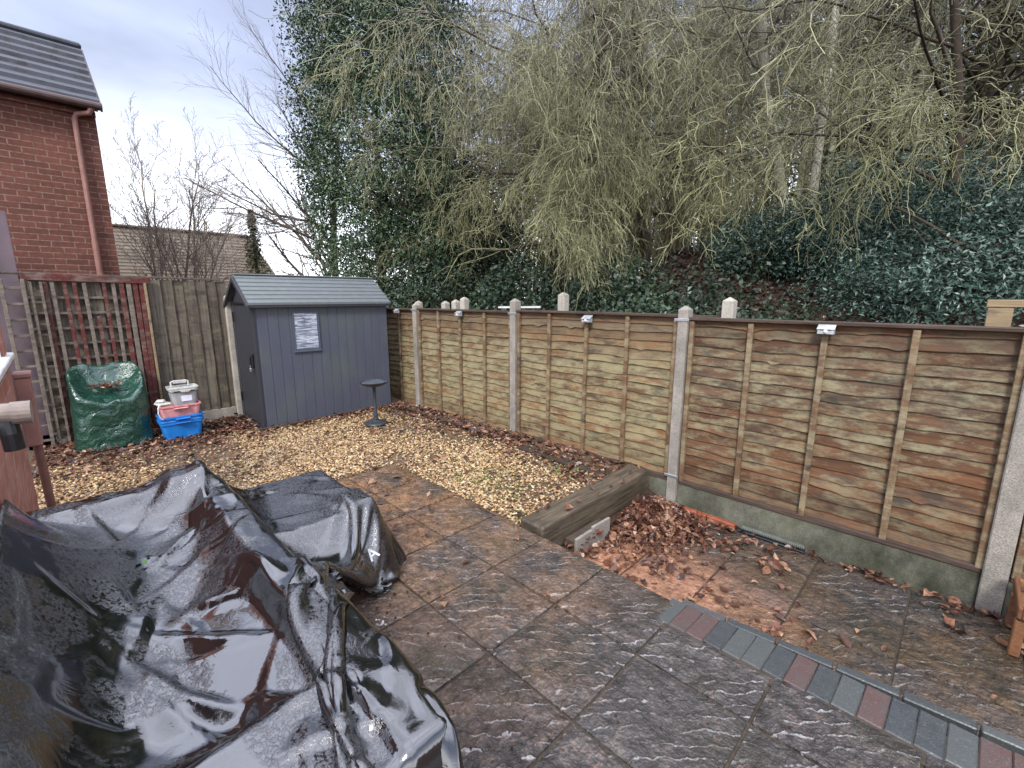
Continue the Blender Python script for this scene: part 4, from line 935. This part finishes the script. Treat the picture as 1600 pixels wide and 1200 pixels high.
# the green cover: high back, lower front rim, sunken seat
gc = thing('furniture_cover', 'dark green tarpaulin cover with leaves pooled in its sunken top', 'furniture cover', (-6.15, .30, 0))
n_t, V, F = 96, [], []; prof = [0, .12, .25, .4, .55, .68, .8, .9, .97, 1.02] + [1.05 + .0 * k for k in range(26)]
for i, r_ in enumerate(prof):
    for k in range(n_t):
        th = 2 * PI * k / n_t; cx, sy = math.cos(th), math.sin(th); p_ = 3.2
        sq = (abs(cx) ** p_ + abs(sy) ** p_) ** (-1 / p_); bx_, by_ = cx * sq * .215, sy * sq * .275
        rim = .70 - .15 * cx * sq - .035 * math.cos(2 * th) - .05 * max(0, cx) ** 3 + .012 * math.sin(5 * th + 1) + .010 * math.sin(9 * th)
        if i < 10:
            dip = (.56 - .10 * cx * r_); z = dip + (rim - dip) * min(1, r_) ** 3.0 - (.012 if i == 9 else 0); q = min(r_, 1.02)
            z += .012 * mnoise.noise(Vector((cx * r_ * 3, sy * r_ * 3, 4)))
        else:
            u = (i - 9) / 26; z = (rim - .012) * (1 - u) + .0 * u; q = 1.03 + .07 * u + (.035 + .05 * u) * mnoise.noise(Vector((th * 1.9, u * 1.6, 2))) + .018 * (1 - 2 * abs(mnoise.noise(Vector((th * 3.2 + u * 3, u * 4, 7))))) + (.05 * max(0, u - .85) * 4)
            q += .02 * math.sin(u * 9 + th * 2) * math.sin(th * 3 + u * 2)
        V.append((-6.15 + bx_ * q, .30 + by_ * q, max(z, .004)))
for i in range(len(prof) - 1):
    for k in range(n_t): F.append((i * n_t + k, i * n_t + (k + 1) % n_t, (i + 1) * n_t + (k + 1) % n_t, (i + 1) * n_t + k))
mb = MB(); mb.add(V, np.array(F)); mb.build('sheet', M_green, gc, smooth=True)
C = np.array([(-6.08 + rnd.gauss(0, .045), .27 + rnd.gauss(0, .06), .60 + rnd.uniform(0, .03)) for _ in range(80)])
mb = MB(); mb.add(*big_leaves(C, .05, flat=.5)); tag(mb.build('fallen_leaves', M_fall), 'brown leaves pooled on top of the green cover', 'leaves', kind='stuff')

# ================================================================= edges
t = MB(); 
mb = MB(); mb.box((-1.955, 2.03, -.17), (-1.755, 3.44, .045), bev=.012)
V = mb.v[0]; V[:, 0] += (V[:, 1] - 2.03) * -.01
sl = mb.build('timber_sleeper', M_sleeper, loc=(-1.85, 2.7, 0)); tag(sl, 'heavy dark timber sleeper edging the gravel bed', 'sleeper')
sub = sl.modifiers.new('b', 'BEVEL'); sub.width = .004; sub.segments = 2
mb = MB(); mb.box((-5.3, 3.20, -.05), (-3.62, 3.235, .03), bev=.004, rot=-.01); tag(mb.build('edging_plank', M_plank, loc=(-4.4, 3.2, 0)), 'dark edging plank along the fence behind the bird bath', 'plank', 'garden edging planks')
mb = MB(); mb.box((-3.05, 3.10, -.05), (-1.97, 3.215, .022), bev=.005, rot=-.012); tag(mb.build('edging_plank', M_sleeper, loc=(-2.5, 3.15, 0)), 'broad flat plank meeting the far end of the sleeper', 'plank', 'garden edging planks')
t = thing('edging_board', 'whitish cracked upright board on the lower slabs below the sleeper', 'board', (-1.66, 2.4, LZ))
mb = MB(); mb.box((-1.672, 2.26, LZ), (-1.65, 2.44, -.085), bev=.003, tilt=('X', .03)); mb.box((-1.672, 2.446, LZ), (-1.652, 2.66, -.07), bev=.003, tilt=('X', -.02)); mb.build('face', concrete('stained_render', (.36, .33, .29), .2), t)
mb = MB(); mb.box((-1.74, 2.25, LZ), (-1.6725, 2.64, -.10), bev=.003); mb.build('backing', M_plank, t)
mb = MB()
x = -1.47
for k in range(2): mb.box((x, 3.405, LZ), (x + .21, 3.455, LZ + .035), bev=.006, rot=-.03); x += .214
tag(mb.build('terracotta_edging', M_terr, loc=(-1.25, 3.43, LZ)), 'orange terracotta edging strip at the foot of the gravel board', 'edging')
t = thing('gutter_brush', 'twisted black brush lying along the gravel board', 'brush', (-.8, 3.43, LZ))
L = [[], []]
for k in range(200):
    u = k / 199; a = u * 2 * PI * 17
    for j in (0, 1): L[j].append((-1.0 + .40 * u, 3.425 + .010 * math.cos(a + j * PI), LZ + .030 + .010 * math.sin(a + j * PI)))
mb = MB(); mb.tubes([(l, [.008] * 200) for l in L], 6); mb.build('coil', plain('grey_green_bristle', (.10, .11, .095), .6, .3), t)
mb = MB(); mb.box((-1.02, 3.392, LZ), (-.585, 3.442, LZ + .014), bev=.004); mb.build('tray', M_black, t)

# small planter at the right edge
t = thing('wooden_planter', 'orange stained timber planter at the right edge', 'planter', (.6, 3.3, LZ))
mb = MB(); mb.box((.362, 3.06, -.01), (.9, 3.09, .05), bev=.004); mb.box((.362, 3.38, -.01), (.9, 3.41, .05), bev=.004); mb.box((.345, 3.06, -.01), (.3615, 3.41, .05), bev=.004); mb.build('rim', M_orange, t)
mb = MB(); mb.box((.3621, 3.0901, -.03), (.9, 3.3799, -.011)); mb.build('tray', M_orange, t)
for yy in (3.08, 3.35):
    mb = MB(); mb.box((.345, yy, LZ), (.385, yy + .04, -.031), bev=.004); mb.build('leg', M_orange, t)

# ================================================================= own house wall with pipes
WY = -.2
t = thing('house_wall', 'red brick house wall corner at the left edge with white window', 'house', (-2.5, WY, 0))
mb = MB(); mb.box((-3.58, -1.6, -.1), (-.9, WY, 1.17)); mb.box((-3.58, -1.6, 1.1705), (-3.45, WY, 2.0)); wl = mb.build('wall', M_brickO, t)
mb = MB(); mb.box((-3.70, WY - .3, 1.171), (-1.3, WY + .022, 1.20), bev=.005); wi = mb.build('window', M_white, t)
mb = MB(); mb.box((-3.44, WY - .06, 1.201), (-3.40, WY - .012, 2.0)); mb.build('frame', M_white, wi)
t = thing('waste_pipe', 'stubby stained waste pipe with dark elbow on the brick wall', 'pipe', (-1.6, WY, 1.2))
mb = MB(); mb.tubes([([(-1.62, -.26, 1.226), (-1.61, -.16, 1.228), (-1.60, -.088, 1.224)], [.024, .024, .024])], 18); mb.build('pipe', M_waste, t, smooth=False)
mb = MB(); mb.tubes([([(-1.602, -.102, 1.224), (-1.60, -.068, 1.223)], [.0275, .0275])], 18); mb.build('collar', M_waste, t)
mb = MB(); mb.tubes([([(-1.605, -.112, 1.205), (-1.60, -.110, 1.175), (-1.60, -.108, 1.135)], [.019] * 3)], 14); mb.build('elbow', M_black, t)
t = thing('rainwater_pipe', 'brown boxed rainwater hopper and pipe on the wall corner', 'pipe', (-3.7, WY, 0))
mb = MB(); mb.box((-3.72, -.199, .68), (-3.585, -.135, 1.065), bev=.006); mb.build('hopper', M_pinkb, t)
mb = MB(); mb.box((-3.74, -.199, 1.066), (-3.58, -.128, 1.09), bev=.004); mb.build('hopper_lid', M_pinkb, t)
mb = MB(); mb.tubes([([(-3.66, -.16, .68), (-3.67, -.155, .3), (-3.67, -.155, 0)], [.02] * 3)], 12); mb.build('pipe', M_brown, t, smooth=False)

# ================================================================= neighbour houses
HX = -10.0; HY = .875
t = thing('brick_house', 'tall red brick house with slate grey roof at upper left', 'house', (HX, -3, 0))
mb = MB(); mb.box((HX - 5, -9, -.1), (HX, HY, 4.35)); mb.build('wall', M_brickN, t)
M_soff = plain('dark_brown_gutter', (.075, .045, .04), .5, .2)
mb = MB(); mb.box((HX + .003, -9, 4.21), (HX + .035, HY + .005, 4.29), bev=.004); mb.build('corbel_course', brick('corbel_brick', (.12, .045, .035), (.17, .065, .05), (.2, .12, .09), 1.2, 'Y'), t)
ez = 4.36; run = 1.46; rise = 1.26
rf = MB()
for k in range(8):
    a, b = k / 8, (k + 1) / 8
    x0, z0 = HX + .16 - run * a, ez + rise * a; x1, z1 = HX + .16 - run * b, ez + rise * b
    rf.prism([(x0 + .03, z0 + .062), (x1 - .02, z1 + .028), (x1, z1 - .02), (x0 + .03, z0 - .0)], -9, HY + .055, 1)
roof = rf.build('roof', M_tile, t)
mb = MB(); mb.box((HX + .16 - run - .12, -9, ez + rise - .02), (HX + .16 - run + .10, HY + .07, ez + rise + .07), bev=.03); mb.build('ridge', M_tile, roof)
mb = MB(); mb.prism([(HX + .18, ez - .01), (HX + .18, ez - .09), (HX - run + .16, ez + rise - .06), (HX - run + .16, ez + rise)], HY + .0605, HY + .085, 1); mb.build('verge', M_soff, t)
mb = MB(); mb.prism([(HX + .0, 4.3501), (HX + .12, 4.3501), (HX - run + .14, ez + rise - .06), (HX - run, 4.3501)], HY - .02, HY, 1); mb.build('gable', M_brickN, t)
mb = MB(); mb.box((HX + .0, -9, 4.31), (HX + .20, HY + .04, 4.345)); mb.tubes([([(HX + .21, -9, 4.34), (HX + .21, HY + .08, 4.33)], [.055, .055])], 12); mb.build('gutter', M_soff, t)
mb = MB(); mb.tubes([([(HX + .20, HY - .05, 4.29), (HX + .18, HY - .08, 4.22), (HX + .09, HY - .22, 4.19), (HX + .07, HY - .25, 4.12)], [.036] * 4), ([(HX + .07, HY - .25, 4.13), (HX + .07, HY - .25, 2.35)], [.036] * 2), ([(HX + .07, HY - .25, 2.37), (HX + .07, HY - .25, 0)], [.042] * 2)], 12)
mb.build('downpipe', M_pinkb, t)
# bungalow roof
t = thing('bungalow', 'low bungalow with mottled brown tiled roof beyond the fence', 'house', (-20, 3, 0))
bx0, bz0, bz1 = -18.0, 1.75, 3.52; Yl, Yr = -2.0, 5.1
mb = MB(); mb.box((-23, Yl, -.1), (-17.2, Yr + .3, 1.5)); mb.build('wall', M_brickN, t)
mb = MB(); nr = 20; xr, zr = -18.0, 3.52; xe, ze = -16.6, 1.55
for k in range(nr):
    a, b = k / nr, (k + 1) / nr; x0, z0, x1, z1 = xr + (xe - xr) * a, zr + (ze - zr) * a, xr + (xe - xr) * b, zr + (ze - zr) * b
    mb.prism([(x0, z0), (x1 + .01, z1 + .03), (x1 + .01, z1), (x0, z0 - .03)], Yl, Yr + .75 * b, 1)
roof = mb.build('roof', M_tile2, t)
mb = MB(); mb.box((xr - .12, Yl, zr - .03), (xr + .1, Yr + .02, zr + .06), bev=.03); mb.build('ridge', M_tile2, roof)
mb = MB(); V = [(xr, Yr + .0, zr), (xe, Yr + .76, ze), (-21, Yr + .76, ze), (-19.5, Yr, zr)]; mb.add(V + [(a, b - .05, c - .05) for a, b, c in V], [(0, 1, 2, 3), (7, 6, 5, 4), (0, 4, 5, 1), (1, 5, 6, 2), (2, 6, 7, 3), (3, 7, 4, 0)]); mb.build('hip', M_tile2, t)

# ================================================================= trees
def grow(start, d, L, r, lvl, spec, out, rr):
    """spec[lvl]: n seg, wobble, droop, children, child len ratio, child radius ratio, spread, from"""
    s = spec[lvl]; n = s['n']; p = list(start); d = list(d); pts = [tuple(p)]; rad = [r]; st = L / n; last = lvl == len(spec) - 1
    dirs = []
    for k in range(n):
        w_ = s['wob']
        d = [d[0] + rr.gauss(0, w_), d[1] + rr.gauss(0, w_), d[2] + rr.gauss(0, w_) + s['droop'] * (k + 1) / n * s.get('dk', 1)]
        l = math.sqrt(d[0] ** 2 + d[1] ** 2 + d[2] ** 2) + 1e-9; d = [q / l for q in d]
        p = [p[0] + d[0] * st, p[1] + d[1] * st, p[2] + d[2] * st]
        pts.append(tuple(p)); rad.append(max(r * (1 - s['taper'] * (k + 1) / n), .0012)); dirs.append(tuple(d))
    out[lvl].append((pts, rad))
    if last: return
    nc = s['kids']; nc = int(nc) + (rr.random() < nc - int(nc))
    for c_ in range(nc):
        u = s['from'] + (1 - s['from']) * ((c_ + rr.random()) / max(nc, 1)); k = min(n - 1, int(u * n)); f = u * n - k
        a = pts[k]; b = pts[k + 1]; q = tuple(a[i] + (b[i] - a[i]) * f for i in range(3)); dd = dirs[k]
        v = [rr.gauss(0, 1) for _ in range(3)]; dt = sum(v[i] * dd[i] for i in range(3)); v = [v[i] - dt * dd[i] for i in range(3)]; l = math.sqrt(sum(x * x for x in v)) + 1e-9
        sp = s['spread'] * rr.uniform(.7, 1.25); nd = [dd[i] * math.cos(sp) + v[i] / l * math.sin(sp) for i in range(3)]
        if 'up' in s: nd[2] += s['up']
        if 'bias' in s: nd = [nd[i] + s['bias'][i] for i in range(3)]
        l = math.sqrt(sum(x * x for x in nd)) + 1e-9; nd = [x / l for x in nd]
        grow(q, nd, L * s['lr'] * rr.uniform(.6, 1.2) * (1 - .35 * u), rad[k] * s['rr'], lvl + 1, spec, out, rr)
def tree(name, label, base, spec, r0, H, d0, mats, split=2, minr=.002, sides=(8, 6, 4, 3, 3), seed=1, group=None, stems=1, cat='tree', fan=.16):
    rr = random.Random(seed); t = thing(name, label, cat, base, group); out = [[] for _ in spec]
    for s in range(stems):
        b = (base[0] + (rr.gauss(0, .15) if stems > 1 else 0), base[1] + (rr.gauss(0, .15) if stems > 1 else 0), base[2] - .1)
        dd = d0 if stems == 1 else (d0[0] + rr.gauss(0, fan), d0[1] + rr.gauss(0, fan), d0[2])
        grow(b, dd, H * (1 if stems == 1 else rr.uniform(.7, 1.1)), r0, 0, spec, out, rr)
    mb = MB()
    for l in range(split): mb.tubes(out[l], sides[l])
    o = mb.build('trunk', mats[0], t, smooth=True)
    mb = MB()
    for l in range(split, len(spec)): mb.tubes([(p, [max(q, minr) for q in r]) for p, r in out[l]], 3)
    if mb.n: mb.build('crown', mats[1], t, smooth=True)
    return t, out

def S(n, wob, droop, kids=0, lr=.5, rr=.5, spread=.9, fr=.2, taper=.8, **k):
    d = dict(n=n, wob=wob, droop=droop, kids=kids, lr=lr, rr=rr, spread=spread, taper=taper); d['from'] = fr; d.update(k); return d
# central weeping tree with lichen-covered twigs
spec = [S(9, .09, .02, 26, .84, .42, 1.2, .34, .75, bias=(-.22, -.25, 0)), S(12, .17, -.09, 16, .58, .45, .8, .2, .8), S(10, .20, -.24, 12, .55, .5, .7, .12, .75), S(9, .20, -.30, 5, .5, .7, .7, .1, .6), S(6, .2, -.22, 0, taper=.5)]
tree('weeping_tree', 'central bare weeping tree with pale lichened hanging twigs', bearing(6.5, 7.6, .75), spec, .10, 4.7, (-.05, -.10, 1), (M_trunk, M_twig_lich), seed=4, minr=.0024)
spec2 = [S(9, .06, .02, 18, .66, .5, 1.05, .22, .75), S(9, .13, -.05, 12, .5, .45, .8, .2, .8), S(9, .19, -.06, 10, .55, .5, .75, .15, .75), S(8, .22, -.1, 5, .5, .6, .8, .1, .7), S(6, .22, -.08, 0, taper=.6)]
tree('bare_tree', 'grey bare tree with tangled upper branches behind the weeping tree', bearing(3.5, 10.2, .7), spec2, .11, 6.6, (.1, 0, 1), (M_trunk, M_twig_grey), seed=21, group='bare trees beyond the fence', minr=.003)
tree('weeping_tree', 'second weeping tree set back to the right of the first', bearing(16, 9.3, 1.6), spec, .09, 4.4, (.05, -.12, 1), (M_trunk, M_twig_lich), seed=46, minr=.0026)
tree('bare_tree', 'bare tree with brownish twigs between the weeping tree and the birches', bearing(19, 11.5, 2.6), spec2, .08, 5.4, (-.1, 0, 1), (M_trunk, M_twig_lich), seed=27, group='bare trees beyond the fence', minr=.003)
tree('bare_tree', 'dark trunked bare tree spreading over the right evergreens', bearing(43, 8.2, 1.6), [S(8, .05, .02, 26, .8, .36, 1.2, .25, .7, bias=(0, -.12, 0)), S(9, .14, -.05, 10, .5, .45, .8, .15, .8), S(9, .20, -.14, 10, .55, .5, .75, .15, .75), S(8, .20, -.2, 5, .5, .6, .7, .1, .7), S(6, .18, -.14, 0, taper=.6)],
     .075, 5.0, (.02, -.03, 1), (M_trunk, M_twig_lich), minr=.0034, seed=33, group='bare trees beyond the fence')
tree('bare_tree', 'bare tree whose long twigs reach left past the evergreen', bearing(-21, 12.0, 0), [S(8, .05, .03, 13, .8, .5, .8, .2, .75, bias=(-.55, -.45, .15)), S(10, .07, .035, 18, .42, .5, .5, .12, .8), S(8, .09, .06, 9, .5, .55, .5, .15, .75), S(7, .10, .04, 0, taper=.6)],
     .13, 5.4, (-.1, -.1, 1), (M_trunk, M_twig_dark), seed=8, group='bare trees beyond the fence', sides=(8, 6, 4, 3))
tree('bare_shrub', 'small bare many stemmed shrub before the bungalow roof', bearing(-35.5, 13.5, .2), [S(8, .07, .02, 12, .5, .5, .5, .3, .7), S(8, .10, .06, 10, .4, .5, .5, .2, .7), S(6, .12, .05, 5, .4, .7, .6, .2, .6), S(4, .2, .05, 0, taper=.4)],
     .035, 3.9, (0, 0, 1), (M_twig_grey2, M_twig_grey2), seed=12, stems=9, sides=(6, 4, 3, 3), cat='shrub', minr=.0035, fan=.32)
# thin upright stems right of centre
for k, (b, dist) in enumerate(((16.2, 10.5), (18.0, 10.0), (19.4, 10.8), (20.8, 10.2), (22.0, 11.2), (14.5, 11.5), (23.2, 10.6), (11, 12))):
    x, y, _ = bearing(b, dist); z = float(bank_z(x, y))
    tree('sapling', ['thin olive sapling nearest the weeping tree', 'thin sapling second from the weeping tree', 'straight olive sapling in the middle of the clump', 'sapling right of the middle of the clump', 'pale sapling at the back of the clump',
        'far sapling glimpsed through weeping twigs', 'rightmost thin sapling left of the birches', 'faint sapling deep behind the weeping tree'][k], (x, y, z), [S(9, .035, .02, 14, .25, .45, .6, .1, .7), S(7, .12, .03, 6, .5, .6, .7, .1, .7), S(5, .16, 0, 0, taper=.5)],
        .028, 5.5, (rnd.uniform(-.06, .06), rnd.uniform(-.06, .06), 1), (M_stem, M_twig_lich), split=1, seed=50 + k, sides=(6, 3, 3), group='thin saplings on the bank', stems=2)
# birches
for k, (b, dist, lean, lab) in enumerate(((30.6, 8.6, (-.16, -.22, 1), 'curved pale birch trunk leaning left above the evergreens'), (31.6, 8.9, (.05, .06, 1), 'straighter pale birch trunk on the right of the pair'))):
    x, y, _ = bearing(b, dist); z = float(bank_z(x, y))
    tree('birch', lab, (x, y, z), [S(11, .05, .02, 12, .36, .4, .8, .35, .55), S(8, .12, .0, 8, .5, .5, .8, .15, .7), S(7, .15, -.06, 4, .5, .6, .8, .1, .7), S(5, .15, -.06, 0, taper=.5)], .085 - .01 * k, 6.0, lean, (M_birch, M_twig_grey), split=1, seed=70 + k * 3, sides=(9, 5, 3, 3), group='pale birches on the bank')

# evergreens -------------------------------------------------------
def crown_pts(n_clump, per, c, ax, shell=.55, rc=.16, keep=None, seed=1):
    rs = np.random.RandomState(seed); d = rs.normal(0, 1, (n_clump, 3)); d /= np.linalg.norm(d, axis=1, keepdims=True)
    rad = shell + (1 - shell) * rs.rand(n_clump, 1) ** .6
    lump = np.array([1 + .28 * mnoise.noise(Vector((q[0] * 2.2 + seed, q[1] * 2.2, q[2] * 2.8))) for q in d])[:, None]
    K = np.array(c) + d * rad * lump * np.array(ax)
    if keep is not None: sel = keep(K); K = K[sel]; d = d[sel]
    m_ = len(K); sz = rs.uniform(.6, 1.3, (m_, 1, 1)) * rc
    Q = K[:, None] + rs.normal(0, 1, (m_, per, 3)) * sz * np.array([1, 1, .6]); N = np.repeat(d[:, None] * .5 + np.array([0, 0, .55]), per, 1)
    return Q.reshape(-1, 3), N.reshape(-1, 3)
def evergreen(name, label, base, c, ax, n_clump, per, leaf, mat, seed, trunk_r=.09, shell=.5, rc=.16, keep=None, group=None, cat='tree', aspect=.5, limbs=16):
    t = thing(name, label, cat, base, group); Q, N = crown_pts(n_clump, per, c, ax, shell, rc, keep, seed)
    g = bank_z(Q[:, 0], Q[:, 1]); ok = (Q[:, 2] > g + .02) & (Q[:, 1] > 3.68); Q, N = Q[ok], N[ok]
    mb = MB(); mb.add(*leaf_cloud(Q, leaf, N, .25, .75, aspect)); mb.build('crown', mat, t)
    rr = random.Random(seed); top = (c[0], c[1], c[2] + ax[2] * .8); lines = [([(base[0] + (top[0] - base[0]) * u + rr.gauss(0, .03), base[1] + (top[1] - base[1]) * u + rr.gauss(0, .03), base[2] - .1 + (top[2] - base[2] + .1) * u) for u in np.linspace(0, 1, 9)], list(np.linspace(trunk_r, .015, 9)))]
    for k in range(limbs):
        u = rr.uniform(.12, .85); p = lines[0][0][int(u * 8)]; a = rr.uniform(0, 2 * PI); e_ = (c[0] + ax[0] * .8 * math.cos(a), c[1] + ax[1] * .8 * math.sin(a), p[2] + rr.uniform(.1, .9))
        f_ = rr.uniform(.4, .95); pts_ = [tuple(p[i] + (e_[i] - p[i]) * f_ * v + rr.gauss(0, .03) for i in range(3)) for v in np.linspace(0, 1, 6)]
        if min(q[1] for q in pts_) < 3.75: continue
        lines.append((pts_, list(np.linspace(trunk_r * .4, .006, 6))))
    mb = MB(); mb.tubes(lines, 6); mb.build('trunk', M_trunk, t, smooth=True)
    return t
hb = bearing(-15.5, 9.6)
evergreen('holly_tree', 'tall dense dark green holly behind the shed', (hb[0], hb[1], 0), (hb[0], hb[1], 4.9), (2.15, 1.75, 4.7), 4800, 34, .064, M_holly, 3, .11, .35, .17, limbs=60,
          keep=lambda K: (np.array([mnoise.noise(Vector((k[0] * 1.1, k[1] * 1.1, k[2] * 1.3))) for k in K]) > np.where(K[:, 2] < 3.2, -.22, -.7)))
hb2 = bearing(-12.5, 8.8)
evergreen('holly_bush', 'low dark holly growth at the foot of the tall holly', (hb2[0], hb2[1], 0), (hb2[0], hb2[1], 1.3), (2.0, 1.3, .95), 620, 26, .07, M_ivy, 13, .05, .2, .16, cat='bush')
hb3 = bearing(-6.0, 10.2)
evergreen('holly_tree', 'smaller dark holly half hidden behind the hanging twigs', (hb3[0], hb3[1], .3), (hb3[0], hb3[1], 2.6), (1.5, 1.3, 1.9), 1300, 30, .066, M_ivy, 17, .07, .3, .17)
# blue-green laurels on the right
lab = ['blue green laurel spilling over the fence at far right', 'blue green laurel left of the dark trunk', 'upper laurel mass beneath the birch trunks', 'laurel mass behind the dark trunk at right', 'laurel leaning over the bank at its highest part']
for k, (b, dist, zc, ax, nc) in enumerate(((44.5, 6.6, 1.55, (1.4, 1.0, .62), 700), (35.5, 8.2, 2.35, (.9, .9, .5), 420), (30, 7.9, 2.25, (1.1, .8, .5), 560), (49, 7.8, 2.3, (1.5, 1.2, .7), 600), (38.5, 9.6, 3.2, (1.2, 1.1, .6), 380))):
    x, y, _ = bearing(b, dist)
    evergreen('laurel', lab[k], (x, y, float(bank_z(x, y))), (x, y, zc), ax, int(nc * 1.25), 36, .052, M_hollyr, 20 + k, .05, .25, .17, group='blue green laurels on the bank', cat='shrub', aspect=.42)
# ivy and bramble along the back of the fence
mb = MB(); C = []; N_ = []
for _ in range(26000):
    x = rnd.uniform(-7.2, -1.2); y = 4.1 + abs(rnd.gauss(0, .8)); g = float(bank_z(x, y)); h = (.55 + .85 * max(0, mnoise.noise(Vector((x * .9, y * .7, 5))) + .25)) * min(1, (x + 7.6) / 1.0)
    if x > -2.2: h *= max(.25, (-1.2 - x))
    C.append((x, y, g + rnd.random() ** .7 * max(h, .1))); N_.append((0, -.4, .7))
mb.add(*leaf_cloud(np.array(C), .065, np.array(N_), .25, .8, .7)); tag(mb.build('ivy_undergrowth', M_ivy), 'dark ivy and bramble undergrowth behind the fence', 'undergrowth', kind='stuff')
# leaf litter on the open bank
C = []
for _ in range(7000):
    x, y = rnd.uniform(-4.5, 1.5), rnd.uniform(4.2, 9.5); C.append((x, y, float(bank_z(x, y)) + .015))
mb = MB(); mb.add(*big_leaves(np.array(C), .085, flat=.6, curl=.5)); tag(mb.build('bank_leaf_litter', leaflit('dull_bank_leaf', ((0, (.03, .02, .016)), (.6, (.07, .045, .035)), (1, (.14, .09, .07))), .55)), 'dead leaves lying on the earth bank', 'leaf litter', kind='stuff')
# pines further back
lp = ['dark pine crown above the saplings', 'dark pine crown at top right', 'brownish pine crown behind the birches', 'pine crown at the right edge of the wood', 'pine crown behind the weeping tree']
for k, (b, dist, zc, ax, nc) in enumerate(((22, 14, 8.2, (2.3, 2.3, 2.2), 330), (44, 12.5, 7.6, (3.2, 2.2, 2.2), 480), (33, 14.5, 7.4, (2.6, 2.4, 2.6), 420), (52, 12, 6.5, (2.8, 2.5, 3.0), 420), (12, 15, 6.8, (2.6, 2.2, 3.2), 360))):
    x, y, _ = bearing(b, dist)
    evergreen('pine_tree', lp[k], (x, y, float(bank_z(x, y))), (x, y, zc), ax, nc, 34, .13, M_pine, 40 + k, .15, .1, .30, group='pines in the wood behind', aspect=.16, limbs=26)
# conifer spire beside the bungalow
x, y, _ = bearing(-28.6, 13.2)
t = thing('conifer', 'small olive conifer with a thin tip beside the bungalow roof', 'tree', (x, y, 0)); C = []
for _ in range(2600):
    u = rnd.random() ** .8; a = rnd.uniform(0, 2 * PI); r = (.62 * (1 - u) ** 1.3 + .05) * rnd.uniform(.3, 1.35) * (1 + .5 * mnoise.noise(Vector((a, u * 9, 0)))); C.append((x + r * math.cos(a), y + r * math.sin(a), .2 + 3.35 * u))
mb = MB(); mb.add(*leaf_cloud(np.array(C), .13, np.array([0, 0, 1.]), .2, .8, .2)); mb.build('crown', M_conif, t)
mb = MB(); mb.tubes([([(x, y, -.1), (x, y, 3.4)], [.07, .02])], 6); mb.build('trunk', M_trunk, t)
# the wood behind, one mass
mb = MB(); L = []; rr = random.Random(99)
for _ in range(520):
    b = rr.uniform(-8, 60); dist = rr.uniform(12, 24); x, y, _ = bearing(b, dist); z = float(bank_z(x, y)); h = rr.uniform(3, 9); lx_, ly_ = rr.gauss(0, .06), rr.gauss(0, .06)
    L.append(([(x + lx_ * h * u + rr.gauss(0, .04), y + ly_ * h * u + rr.gauss(0, .04), z - .2 + h * u) for u in np.linspace(0, 1, 8)], list(np.linspace(rr.uniform(.03, .10), .01, 8))))
    for j in range(34):
        u = rr.uniform(.1, 1); p0 = (x + lx_ * h * u, y + ly_ * h * u, z + h * u); a = rr.uniform(0, 2 * PI); l = rr.uniform(.5, 1.7); q = [p0]; d = [math.cos(a), math.sin(a), rr.uniform(-.2, .9)]
        for s in range(5): d = [d[0] + rr.gauss(0, .25), d[1] + rr.gauss(0, .25), d[2] + rr.gauss(0, .25)]; nn = math.sqrt(sum(v * v for v in d)); d = [v / nn for v in d]; q.append(tuple(q[-1][i] + d[i] * l / 5 for i in range(3)))
        L.append((q, [.011, .010, .009, .007, .006, .004]))
mb.tubes(L, 3); mass = mb.build('distant_wood', M_twig_lich); tag(mass, 'mass of bare trunks and twigs in the wood behind', 'wood', kind='stuff')
C = []
for _ in range(60000):
    b = rr.uniform(-6, 60); dist = rr.uniform(13, 24); x, y, _ = bearing(b, dist); z = float(bank_z(x, y)); zz = rr.uniform(0, 1) ** 1.1 * 9
    if mnoise.noise(Vector((x * .45, y * .45, zz * .6))) > -.02 or zz < 1.2: C.append((x, y, z + zz))
mb = MB(); mb.add(*leaf_cloud(np.array(C), .16, None, .3, None, .5)); tag(mb.build('distant_foliage', leafmat('distant_evergreen_leaf', ((0, (.03, .045, .025)), (.5, (.07, .085, .045)), (1, (.15, .14, .085))), .6, .3)), 'hazy evergreen foliage filling the wood behind', 'wood', kind='stuff')
for o in bpy.data.objects:
    if '_o' in o: del o['_o']
